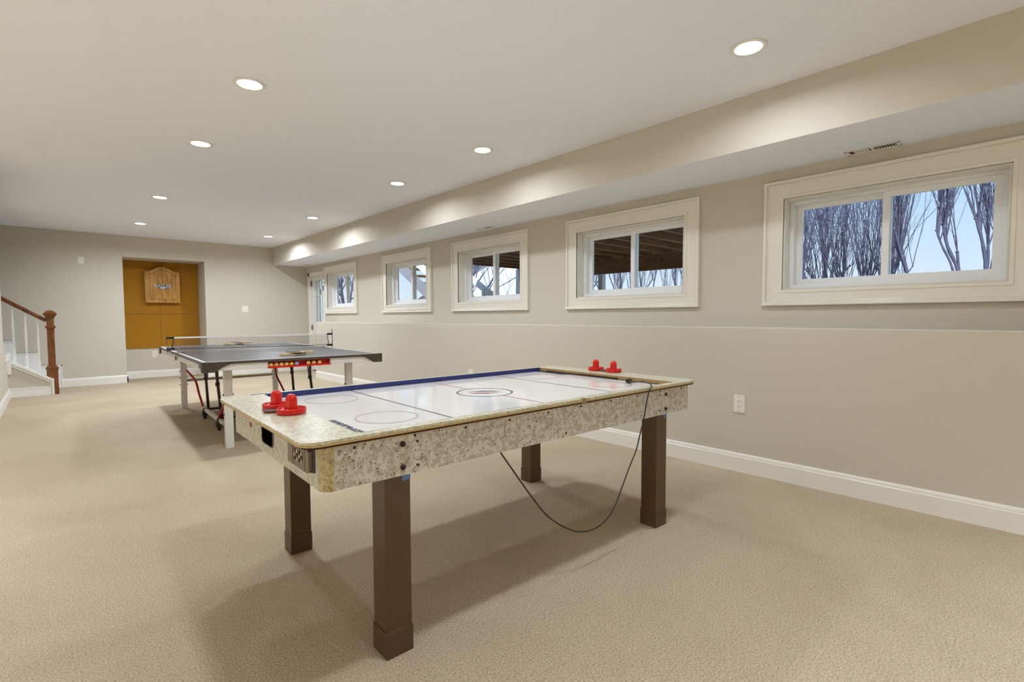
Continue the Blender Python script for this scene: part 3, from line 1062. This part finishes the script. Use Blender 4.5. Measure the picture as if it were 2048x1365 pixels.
# legs
for (su, sv) in ((-1, -1), (-1, 1), (1, -1), (1, 1)):
    LXh, LYh, LS = .8131, .5440, .092
    a0, b0 = su * LXh, sv * LYh
    x0, x1 = sorted((a0, a0 - su * LS))
    y0, y1 = sorted((b0, b0 - sv * LS))
    if sv < 0: y0 += .018; y1 += .018
    else: y0 -= .018; y1 -= .018
    lg = MB().box(x0, x1, y0, y1, .0, ZAB + .01).build('leg', M['leg_brown'], AH, bevel=.0015)
    cpb = MB().box(x0 - .003, x1 + .003, y0 - .003, y1 + .003, 0, .088).build('leg_cap', M['leg_cap'], lg, bevel=.0015)
    if sv < 0:
        MB().box(x1 - .030, x1 + .0006, y0 - .0008, y0 + .012, ZAB - .024, ZAB).build('tape_patch', M['tape'], lg, label='blue tape at the top of the leg')

# power cord: plug lies on the playfield, cord hangs over the near rail and loops under the table
cpts = [(.80, -.30, ZFD + .012), (.775, -.345, ZFD + .016), (.75, -.42, ZT + .004), (.70, -.49, ZT + .006), (.64, -.545, ZT + .006), (.60, -.566, ZT - .004), (.582, -.568, .735), (.572, -.562, .68), (.556, -.560, .61), (.53, -.555, .53), (.50, -.555, .46), (.455, -.555, .40), (.385, -.555, .297), (.336, -.555, .225), (.262, -.555, .174), (.174, -.555, .160), (.074, -.555, .180), (-.015, -.545, .228), (-.09, -.53, .29), (-.153, -.50, .381), (-.20, -.46, .47), (-.235, -.40, .56), (-.25, -.36, ZAB + .012)]


def smooth_pts(P, n=5):
    P = [Vector(p) for p in P]
    out = []
    for i in range(len(P) - 1):
        p0, p1, p2, p3 = P[max(i - 1, 0)], P[i], P[i + 1], P[min(i + 2, len(P) - 1)]
        for k in range(n):
            t = k / n
            out.append(0.5 * ((2 * p1) + (-p0 + p2) * t + (2 * p0 - 5 * p1 + 4 * p2 - p3) * t * t + (-p0 + 3 * p1 - 3 * p2 + p3) * t ** 3))
    out.append(P[-1])
    return out


pc = MB().tube(smooth_pts(cpts), .0032, 8).build('power_cord', M['cord'], AH, label='thin dark power cord looping below the table')
pl = MB()
pl.bar((.805, -.292, ZFD + .013), (.845, -.262, ZFD + .013), .024, .02)
pl.bar((.812, -.262, ZFD + .013), (.835, -.29, ZFD + .013), .02, .018)
pl.bar((.845, -.268, ZFD + .014), (.860, -.256, ZFD + .014), .0016, .006)
pl.bar((.840, -.258, ZFD + .014), (.855, -.246, ZFD + .014), .0016, .006)
pl.build('plug', M['cord'], pc, bevel=.002)
# worn spot on the near rail
MB().box(.10, .125, -W2 - .0012, -W2 + .02, ZT - .02, ZT + .0005).build('rail_patch', M['mdf'], AH, label='worn tan patch on the near rail')


# ------------------------------------------------------------------ strikers and pucks
def ahp(u, v):
    c_, s_ = math.cos(-.0293), math.sin(-.0293)
    return (1.5898 + c_ * u - s_ * v, 1.9335 + s_ * u + c_ * v)


def striker(u, v, label):
    x, y_ = ahp(u, v)
    t = thing('air_hockey_striker', (x, y_, ZT), 0, label, 'air hockey striker', 'red strikers on the air hockey table')
    return t


s0 = striker(-.960, .083, 'red striker on the near table end, tucked behind the other one')
b = MB()
b.lathe([(0, 0), (.046, 0), (.0505, .002), (.0515, .010), (.0505, .021), (.0490, .0225), (.0475, .021), (.0465, .008), (.042, .006), (0, .006)], n=48)
b.build('striker_base', M['red'], s0)
b = MB()
b.lathe([(.0225, .006), (.0215, .012), (.0210, .030), (.0206, .050), (.0195, .058), (.0165, .065), (.0115, .070), (.005, .0728), (0, .0733)], n=36)
b.build('striker_knob', M['red'], s0)
for (u, v, lb) in ((-.948, -.058, 'red striker on the near table end, in front of the other one'),
                   (1.030, .135, 'left one of the two red strikers on the far table end'),
                   (1.030, -.008, 'right one of the two red strikers on the far table end')):
    c = copy_tree(s0)
    x, y_ = ahp(u, v)
    c.location = (x, y_, ZT)
    c['label'] = lb
for (u, v, lb) in ((-.993, .018, 'dark red puck tucked between the two near strikers'), (1.030, .062, 'dark puck between the two far strikers')):
    x, y_ = ahp(u, v)
    t = thing('air_hockey_puck', (x, y_, ZT), 0, lb, 'air hockey puck', 'pucks on the air hockey table')
    MB().lathe([(0, 0), (.028, 0), (.030, .002), (.030, .0045), (.0295, .005), (0, .005)], n=32).build('puck_disc', M['puck_red'], t)
    MB().lathe([(.0285, .005), (.0300, .0056), (.0300, .0085), (.028, .0105), (.022, .0105), (0, .0100)], n=32).build('puck_top', M['puck_dark'], t)

# ------------------------------------------------------------------ table tennis table
TT = thing('table_tennis_table', (1.677, 6.01, 0), -.036, 'grey topped folding table tennis table with white frame and red ball tray', 'table tennis table')
HL, HW_, ZTT = 1.4875, .7625, .76
for sg in (-1, 1):
    a, b_ = sorted((sg * .004, sg * HL))
    tp = MB().box(-HW_ + .012, HW_ - .012, a + (0 if sg > 0 else .012), b_ - (.012 if sg > 0 else 0), ZTT - .016, ZTT).build('tabletop', M['tt_top'], TT)
    ln = MB()
    for s2_ in (-1, 1): ln.box(s2_ * (HW_ - .013), s2_ * (HW_ - .033), a + (0.012 if sg < 0 else 0), b_ - (.012 if sg > 0 else 0), ZTT, ZTT + .0004)
    ln.box(-HW_ + .013, HW_ - .013, sg * (HL - .013), sg * (HL - .033), ZTT, ZTT + .0004)
    ln.box(-.002, .002, a + .012, b_ - .012, ZTT, ZTT + .0004)
    ln.build('white_lines', M['tt_line'], tp)
    ed = MB()
    ed.box(-HW_, -HW_ + .012, a, b_, ZTT - .022, ZTT - .001)
    ed.box(HW_ - .012, HW_, a, b_, ZTT - .022, ZTT - .001)
    ed.box(-HW_, HW_, sg * HL, sg * (HL - .012), ZTT - .022, ZTT - .001)
    ed.build('edge_moulding', M['tt_side'], TT)
    fr = MB()
    i_ = .012
    fr.box(-HW_ + i_, -HW_ + i_ + .02, a + .006, b_ - .006, ZTT - .074, ZTT - .016)
    fr.box(HW_ - i_ - .02, HW_ - i_, a + .006, b_ - .006, ZTT - .074, ZTT - .016)
    if sg < 0:
        fr.box(-HW_ + i_, -.274, -HL + i_, -HL + i_ + .02, ZTT - .074, ZTT - .016)
        fr.box(.252, HW_ - i_, -HL + i_, -HL + i_ + .02, ZTT - .074, ZTT - .016)
        fr.box(-.28, .26, -HL + i_ + .056, -HL + i_ + .076, ZTT - .07, ZTT - .016)
    else:
        fr.box(-HW_ + i_, HW_ - i_, HL - i_ - .02, HL - i_, ZTT - .074, ZTT - .016)
    fr.box(-HW_ + i_, HW_ - i_, sg * .03, sg * .05, ZTT - .07, ZTT - .016)
    fr.build('apron_frame', M['tt_white'], TT, bevel=.002)
    # corner guards with a scooped outline
    for su in (-1, 1):
        g = MB()
        n = 8
        c1 = []
        for i in range(n + 1):
            t = i / n
            c1.append((.10 + .13 * t, -.075 + .056 * (1 - (1 - t) ** 2)))
        prof = [(-.002, .0), (.23, -.018 + .018), (.23, -.021)] + [(x, z_) for x, z_ in reversed(c1)] + [(.085, -.083), (.0, -.083)]
        pe = [(su * (HW_ - p_[0]), ZTT + p_[1]) for p_ in prof]
        g.prism(pe, 'y', sg * (HL + .004), sg * (HL - .014))
        ps = [(sg * (HL - p_[0] * .55), ZTT + p_[1]) for p_ in prof]
        g.prism(ps, 'x', su * (HW_ + .004), su * (HW_ - .014))
        g.build('corner_guard', M['tt_guard'], TT, bevel=.003)
    # legs
    for su in (-1, 1):
        lg = MB()
        uc = -.547 if su < 0 else .513
        lg.box(uc - .032, uc + .032, sg * 1.265 - .024, sg * 1.265 + .024, 0.0, ZTT - .074)
        lo_ = lg.build('leg', M['tt_white'], TT, bevel=.004)
        for z_ in (.46, .38, .29):
            MB().cyl((0, sg * 1.265, z_), .007, uc - .042, uc + .042, n=8, axis='x').build('bolt', M['bolt'], lo_)
    MB().box(-.515, .48, sg * 1.265 - .008, sg * 1.265 + .008, .325, .355).build('leg_brace', mat('grey_brace', (176, 166, 150), 0.4) if sg < 0 else bpy.data.materials['grey_brace'], TT)
# under carriage
for su in (-1, 1):
    U = -.47 if su < 0 else .44
    for sg in (-1, 1):
        vt, vb = (.30, .27) if sg > 0 else (-.34, -.44)
        t1 = MB()
        t1.tube([(U, vt + .10 * sg, ZTT - .03), (U, vt + .03 * sg, ZTT - .2), (U + .01, vt, .45), (U + .02, vb, .10)], .0145, 10)
        t1.cyl((U + .008, vt, .43), .021, 0, .035, n=12)
        t1.build('support_tube', M['tt_dark'], TT)
        t2 = MB()
        t2.tube([(U, vt - .13 * sg, ZTT - .03), (U + .008, vt - .02 * sg, .44)], .006, 8)
        t2.build('strut', M['tt_dark'], TT)
        # red curved tube from leg to carriage
        uc = (-.547 + .034) if su < 0 else (.513 - .034)
        rt_ = MB()
        rt_.tube(smooth_pts([(uc, sg * 1.255, .465), (uc + .0, sg * 1.12, .45), (U, sg * .93, .36), (U, sg * .72, .24), (U, sg * .45, .10)] if sg > 0 else [(uc, -1.255, .41), (uc, -1.14, .40), (U, -.95, .37), (U, -.72, .30), (U, -.50, .18), (U, -.40, .10)]), .0125, 10)
        rt_.build('red_tube', M['tt_red'], TT)
        # caster
        cs = MB()
        vc = .31 if sg > 0 else -.45
        cs.cyl((U - .01, vc, .034), .034, -.013, .013, n=20, axis='x')
        cs.build('caster_wheel', M['black'], TT)
        fk = MB()
        fk.prism([(vc - .036, .036), (vc + .036, .036), (vc + .03, .085), (vc - .03, .085)], 'x', U - .034, U + .014)
        fk.cyl((U - .01, vc, 0), .018, .07, .12, n=12)
        fk.build('caster_fork', M['black'], TT)
    bb = MB()
    bb.bar((U, -.62, .10), (U, .45, .10), .03, .035)
    bb.build('carriage_rail', M['tt_white'], TT, bevel=.002)
cb = MB()
for v_ in (-.40, .27): cb.tube([(-.455, v_, .11), (.43, v_, .11)], .014, 10)
cb.build('carriage_crossbar', M['tt_dark'], TT)
# latch between the halves
lt = MB()
for su in (-1, 1):
    lt.box(su * (HW_ - .002), su * (HW_ + .01), -.012, .018, ZTT - .075, ZTT - .03)
lt.build('latch', M['steel'], TT, label='grey latch between the halves')
# lettering near the corner of the left side
tx = text_mesh('STIGA', 0.058, 'frame_lettering', M['ink'], TT, (-HW_ + .0115, -HL + .20, ZTT - .046), (PI / 2, 0, -PI / 2), sx=.9, extrude=.0005)
# ball tray
tr = MB()
x0, x1, y0 = -.274, .252, -HL + .0
tr.box(x0, x1, y0 - .004, y0 + .062, .682, .686)
tr.box(x0, x1, y0 + .056, y0 + .062, .682, .738)
tr.box(x0, x1, y0 - .006, y0 - .002, .682, .697)
tr.prism([(y0 - .006, .682), (y0 + .062, .682), (y0 + .062, .738), (y0 + .012, .738), (y0 + .006, .705)], 'x', x0 - .004, x0)
tr.prism([(y0 - .006, .682), (y0 + .062, .682), (y0 + .062, .738), (y0 + .012, .738), (y0 + .006, .705)], 'x', x1, x1 + .004)
tr.build('ball_tray', M['tray_red'], TT, bevel=.001, label='open red ball tray')


def ttp(u, v):
    c_, s_ = math.cos(-.036), math.sin(-.036)
    return (1.677 + c_ * u - s_ * v, 6.01 + s_ * u + c_ * v)


def sphere(b, r, n=20, m=12):
    b.lathe([(max(r * math.sin(PI * i / m), 0 if i in (0, m) else 0), -r * math.cos(PI * i / m)) for i in range(m + 1)], n=n)


ords = ['leftmost', 'second', 'third', 'fourth']
balls = [(-.250, 'ball_o', 'leftmost orange ball in the red tray'), (-.208, 'ball_o', 'second orange ball from the left in the red tray'),
         (-.166, 'ball_o', 'third orange ball from the left in the red tray'), (-.124, 'ball_o', 'fourth orange ball from the left in the red tray'),
         (-.082, 'ball_y', 'deep yellow ball beside the pale blue ball in the red tray'), (-.038, 'ball_b', 'pale blue ball in the red tray'),
         (.062, 'ball_o', 'orange ball in the red tray just right of the empty gap'), (.112, 'ball_o', 'orange ball in the red tray, second from the right end'),
         (.162, 'ball_o', 'rightmost orange ball in the red tray')]
bm_ = {}
for u, mk, lb in balls:
    if mk not in bm_:
        b = MB()
        sphere(b, .0198)
        o = b.build('table_tennis_ball', M[mk])
        bm_[mk] = o
    else:
        o = bm_[mk].copy()
        COL.objects.link(o)
    x, y_ = ttp(u, -HL + .028)
    o.location = (x, y_, .686 + .0199)
    tag(o, lb, 'ball', 'balls in the red tray')


# paddles
def paddle(u, v, z, ang, tilt, label):
    x, y_ = ttp(u, v)
    t = thing('table_tennis_paddle', (x, y_, z), ang, label, 'paddle', 'paddles on the table tennis table')
    n = 28
    out = []
    for i in range(n):
        a = 2 * PI * i / n
        out.append((.078 * math.cos(a) + .078, .075 * math.sin(a)))
    MB().prism(out, 'z', .004, .0095).build('blade', M['handle'], t)
    inn_ = [(.078 + (p_[0] - .078) * .985, p_[1] * .985) for p_ in out if p_[0] > .022]
    MB().prism(inn_, 'z', .0095, .0125).build('rubber_sheet', M['rubber'], t)
    MB().prism(inn_, 'z', .001, .004).build('rubber_sheet', M['rubber'], t)
    h_ = MB()
    h_.add([(.03, -.022, .003), (.03, .022, .003), (.03, .022, .0155), (.03, -.022, .0155), (-.03, -.012, .0), (-.03, .012, 0), (-.03, .012, .021), (-.03, -.012, .021), (-.095, -.016, -.001), (-.095, .016, -.001), (-.095, .016, .023), (-.095, -.016, .023)],
           [(0, 1, 5, 4), (1, 2, 6, 5), (2, 3, 7, 6), (3, 0, 4, 7), (4, 5, 9, 8), (5, 6, 10, 9), (6, 7, 11, 10), (7, 4, 8, 11), (3, 2, 1, 0), (8, 9, 10, 11)])
    h_.build('handle', M['handle'], t, bevel=.004)
    t.rotation_euler = (0, tilt, ang)
    return t


paddle(.000, -1.155, ZTT + .001, math.radians(12), 0, 'near pair paddle with its pale handle pointing left')
paddle(.130, -1.115, ZTT + .015, math.radians(178), math.radians(-3), 'near pair paddle with its pale handle pointing right')
paddle(.000, 1.28, ZTT + .001, math.radians(14), 0, 'far pair paddle with its handle pointing left, behind the net')
paddle(.165, 1.40, ZTT + .015, math.radians(184), math.radians(-3), 'far pair paddle with its handle pointing right, behind the net')

# net set clamped across the middle
NT_ = thing('table_tennis_net', (1.677, 6.01, ZTT), -.036, 'low table tennis net with white tape clamped across the middle of the grey table', 'net')
nm = MB()
U0, U1 = -.785, .785
def nb_(u): return .040 - .018 * (u - U0) / (U1 - U0)
zt_ = .152
for i in range(106):
    u = U0 + (U1 - U0) * i / 105
    nm.bar((u, 0, nb_(u)), (u, 0, zt_), .0016, .0016, side=(1, 0, 0))
for k in range(7):
    f = k / 7
    nm.bar((U0, 0, nb_(U0) + (zt_ - nb_(U0)) * f), (U1, 0, nb_(U1) + (zt_ - nb_(U1)) * f), .0016, .0016, side=(0, 1, 0))
nm.build('net_mesh', M['net'], NT_)
MB().box(U0, U1, -.0015, .0015, zt_ - .004, zt_ + .011).build('top_tape', M['tape_white'], NT_, label='white top tape')
MB().tube([(U0, 0, nb_(U0)), (U1, 0, nb_(U1))], .0035, 6).build('bottom_cord', M['black'], NT_, label='black bottom cord')
for su in (-1, 1):
    e = MB()
    ue = su * .785
    zb_ = nb_(ue)
    e.box(ue - su * .012, ue + su * .055, -.008, .008, zt_ - .008, zt_ + .014)
    e.box(ue - su * .012, ue + su * .055, -.008, .008, zb_ - .012, zb_ + .012)
    e.tube(smooth_pts([(ue, 0, zb_), (ue + su * .008, 0, zb_ + .03), (ue + su * .0, 0, (zb_ + zt_) / 2), (ue - su * .004, 0, zt_)]), .004, 6)
    po = e.build('net_post', M['black'], NT_)
    w_ = MB()
    w_.tube([(ue + su * .052, 0, zt_ + (.06 if su > 0 else 0)), (ue + su * .052, 0, -.004), (ue + su * .02, 0, -.012), (ue - su * .06, 0, .004)], .0045 if su > 0 else .0022, 6)
    w_.box(ue - su * .10, ue - su * .03, -.015, .015, .0012, .0045)
    w_.build('clamp', M['black'], po)


# ------------------------------------------------------------------ outside
struct(MB().box(XO, 60, -30, 60, -.3, -.02).build('floor_outside', M['grass']), 'winter lawn outside')
DK = thing('wooden_deck', (XO, 5.7, 0), 0, 'brown wooden deck joists and beam seen from below through the windows', 'deck')
X1 = 7.9 - XO
for i in range(14):
    yy = -2.66 + .41 * i
    jo = MB().box(.02, X1 + .25, yy - .019, yy + .019, 2.222, 2.45).box(.02, X1 + .25, yy - .0195, yy + .0195, 2.215, 2.2225, 1)  # pale lower strip paints in ground light caught by the joist undersides
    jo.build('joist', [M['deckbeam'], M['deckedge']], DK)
bd = MB()
for i in range(28):
    xx = .03 + i * .142
    bd.box(xx, xx + .134, -2.75, 2.75, 2.45, 2.475)
bd.build('decking_boards', M['pine_dark'], DK)
MB().box(X1 + .25, X1 + .29, -2.75, 2.75, 2.215, 2.45).build('rim_board', M['deckwood'], DK)
MB().box(X1, X1 + .08, -2.75, 2.72, 1.94, 2.215).build('beam', M['deckbeam'], DK)
for yy in (.33, 2.68):
    MB().box(X1 - .02, X1 + .09, yy - .05, yy + .05, 0, 1.94 if yy < 1 else 2.2).build('post', M['snow'], DK, label='pale painted post')
DS = thing('outdoor_stairs', (6.0, 9.97, 0), 0, 'grey painted outdoor deck stairs seen through the second window from the door', 'stairs')


def zst(yy, off): return 1.92 + .57 * yy + off


for xx in (0, 1.0):
    s_ = MB()
    s_.prism([(-3.3, 0), (-3.0, 0), (-3.0, zst(-3.0, 0)), (1.5, zst(1.5, 0)), (1.5, zst(1.5, .27)), (-3.3, zst(-3.3, .27))], 'x', xx, xx + .04)
    s_.build('stringer', M['extgrey'], DS)
for i in range(14):
    yy = -3.1 + i * .33
    MB().box(.04, 1.0, yy, yy + .28, zst(yy, .20), zst(yy, .235)).build('tread', M['deckedge'], DS)
for xx in (-.04, 1.04):
    MB().bar((xx, -3.2, zst(-3.2, .62)), (xx, 1.5, zst(1.5, .62)), .04, .14).build('stair_rail', M['snow'], DS, label='white stair rail')
    for yy in (-2.6, -1.4, -.28, .9):
        MB().box(xx - .03, xx + .03, yy - .04, yy + .04, zst(yy, 0), zst(yy, .62)).build('rail_post', M['snow'], DS)

NH = thing('neighbour_house', (17.0, 19.5, 0), math.radians(-35), 'white sided house with a grey roof beyond the deck', 'house')
h_ = MB()
h_.prism([(-4, 0), (4, 0), (4, 1.9), (0, 4.4), (-4, 1.9)], 'y', 0, 6)
h_.build('siding_walls', M['snow'], NH)
h_ = MB()
h_.prism([(-4.3, 1.72), (0, 4.42), (4.3, 1.72), (4.3, 1.9), (0, 4.65), (-4.3, 1.9)], 'y', -.3, 6.3)
h_.build('roof', M['roofgrey'], NH)


def shoot(b, p, d, length, r, rnd, twigs=3, wob=.05):
    """a long straight shoot with a few twigs"""
    pts, rs = [p.copy()], [r]
    n = 6
    for i in range(n):
        d = (d + Vector((rnd.gauss(0, wob), rnd.gauss(0, wob), .05))).normalized()
        p = p + d * length / n
        pts.append(p.copy())
        rs.append(max(r * (1 - .6 * (i + 1) / n), .0024))
        if twigs and rnd.random() < twigs / n:
            a = rnd.uniform(0, 2 * PI)
            dd = (d + Vector((math.cos(a), math.sin(a), .2)) * .45).normalized()
            shoot(b, p, dd, length * .4, rs[-1] * .6, rnd, 0, wob * 1.6)
    b.tube(pts, rs, 5 if twigs else 3, cap=False)


def myrtle(name, seed, stems, fan=11, flen=1.5, fr=.0105, spread=.30, fx=1.0):
    """stems: list of polylines from the ground to a knuckle, radii; fans of shoots leave every knuckle"""
    rnd = random.Random(seed)
    b = MB()
    for pts, r, nf in stems:
        P = smooth_pts([Vector(p) for p in pts], 4)
        b.tube(P, [r * (1 - .25 * i / len(P)) * (1 + .12 * math.sin(i * 1.9)) for i in range(len(P))], 8)
        K = P[-1]
        b.lathe([(0, -r), (r * .9, -r * .6), (r * 1.15, 0), (r * .9, r * .7), (0, r)], (K.x, K.y, K.z), 8)
        for k in range(nf):
            a = rnd.uniform(0, 2 * PI)
            s_ = spread * rnd.uniform(.1, 1.0)
            d = Vector((math.cos(a) * s_ * fx, math.sin(a) * s_, 1)).normalized()
            q = P[-1 - rnd.randint(0, 3)]
            shoot(b, Vector(q), d, flen * rnd.uniform(.7, 1.1), fr * rnd.uniform(.7, 1.2), rnd)
    return b


TX = 7.0
fine = [
    (1.13, [([(0, .0, 0), (0, .0, 1.3), (0, .0, 1.56), (0, .06, 1.80), (0, .115, 2.03)], .017, 17), ([(.06, -.02, 0), (.06, -.02, 1.3), (.06, .03, 1.62), (.05, .10, 1.85), (.04, .12, 2.02)], .013, 8)],
     'bare multi-stemmed tree beside the middle bar of the nearest window'),
    (0.71, [([(0, .0, 0), (0, -.01, 1.3), (0, .0, 1.58), (0, .09, 1.84), (.02, .134, 2.084)], .019, 18), ([(.05, -.02, 0), (.05, -.02, 1.35), (.06, .0, 1.6), (.08, .02, 1.78)], .015, 3), ([(-.03, .02, 0), (-.03, .02, 1.3), (-.04, .04, 1.60), (-.05, .13, 1.85), (-.05, .18, 2.016)], .012, 8)],
     'bare multi-stemmed tree standing alone in the middle of the right-hand pane of the nearest window'),
    (0.50, [([(0, .0, 0), (0, .0, 1.3), (0, .0, 1.60), (0, .03, 1.85), (0, .085, 2.1)], .018, 14), ([(.05, .01, 0), (.05, .0, 1.3), (.06, -.01, 1.72), (.06, -.0, 1.99)], .016, 12), ([(.04, -.03, 0), (.04, -.03, 1.4), (.1, -.06, 1.8), (.1, -.08, 2.1)], .013, 8)],
     'bare multi-stemmed tree at the right edge of the nearest window'),
]
for i, (y_, stems, lb) in enumerate(fine):
    t = myrtle('bare_tree', 21 + i, stems, flen=1.3, spread=.34, fx=.6, fr=.0062).build('bare_tree', M['bark'], loc=(TX, y_, 0))
    tag(t, lb, 'tree', 'bare multi-stemmed trees outside')


def rand_stems(seed, n=4, top=2.0, lean=.55):
    rnd = random.Random(seed)
    out = []
    for k in range(n):
        a = rnd.uniform(0, 2 * PI)
        l1, l2 = lean * rnd.uniform(.3, 1), lean * rnd.uniform(.6, 1.5)
        c_, s_ = math.cos(a), math.sin(a)
        out.append(([(0, 0, 0), (c_ * l1 * .2, s_ * l1 * .2, .6), (c_ * l1, s_ * l1, top * .7), (c_ * l2, s_ * l2, top * rnd.uniform(.9, 1.15))], rnd.uniform(.012, .02), 9))
    return out


protos = [myrtle('bare_tree', 40 + k, rand_stems(50 + k), flen=1.7, spread=.34, fr=.0066).build('bare_tree', M['bark']) for k in range(3)]
row = [(8.3, 1.75), (8.9, 2.15), (8.4, 2.62), (9.6, 2.3), (9.7, 3.0), (10.2, 3.3), (10.8, 2.5), (11.0, 3.9), (10.2, 4.1), (11.8, 3.2), (9.9, 5.0), (10.5, 5.9), (9.8, 6.7), (10.6, 7.6), (10.1, 8.5)]
for i, (x, y_) in enumerate(row):
    o = protos[i] if i < 3 else protos[i % 3].copy()
    if i >= 3: COL.objects.link(o)
    o.location = (x, y_, 0)
    o.rotation_euler = (0, 0, i * 1.7)
    tag(o, 'bare multi-stemmed tree in the thick planting outside the two nearest windows', 'tree', 'thick planting of bare trees')


def tree_mesh(seed, h=7, spread=.7, stems=6, start=1.0):
    rnd = random.Random(seed)
    b = MB()
    b.tube([(0, 0, 0), (rnd.uniform(-.03, .03), rnd.uniform(-.03, .03), start)], [.12, .09], 8)

    def grow(p, d, length, r, depth):
        pts, rs = [p], [r]
        n = 5
        for i in range(n):
            d = (d + Vector((rnd.gauss(0, .16), rnd.gauss(0, .16), .06))).normalized()
            p = p + d * length / n
            pts.append(p)
            rs.append(max(r * (1 - .6 * (i + 1) / n), .004))
            if depth > 0:
                for _ in range(2 if depth > 1 else 1):
                    if rnd.random() < .8:
                        a = rnd.uniform(0, 2 * PI)
                        dd = (d + Vector((math.cos(a), math.sin(a), .2)) * .8).normalized()
                        grow(p, dd, length * rnd.uniform(.3, .5), rs[-1] * .55, depth - 1)
        b.tube(pts, rs, 5 if depth else 3, cap=False)

    for i in range(stems):
        a = 2 * PI * i / stems + rnd.uniform(-.3, .3)
        s_ = spread * rnd.uniform(.5, 1.2)
        grow(Vector((0, 0, start - rnd.uniform(0, .2))), Vector((math.cos(a) * s_, math.sin(a) * s_, 1)).normalized(), h - start, .05, 2)
    return b


bigp = tree_mesh(77).build('bare_tree', M['bark'])
tag(bigp, 'wide bare tree seen through the window next to the door', 'tree', 'wide bare trees beyond the far windows')
bigp.location = (8.8, 19.5, 0)
for i, (x, y_, lb) in enumerate([(9.2, 25.0, 'wide bare tree behind the door glass'), (13.5, 17.5, 'wide bare tree seen past the outdoor stairs')]):
    o = bigp.copy()
    COL.objects.link(o)
    o.location = (x, y_, 0)
    o.rotation_euler = (0, 0, 1 + i)
    o['label'] = lb
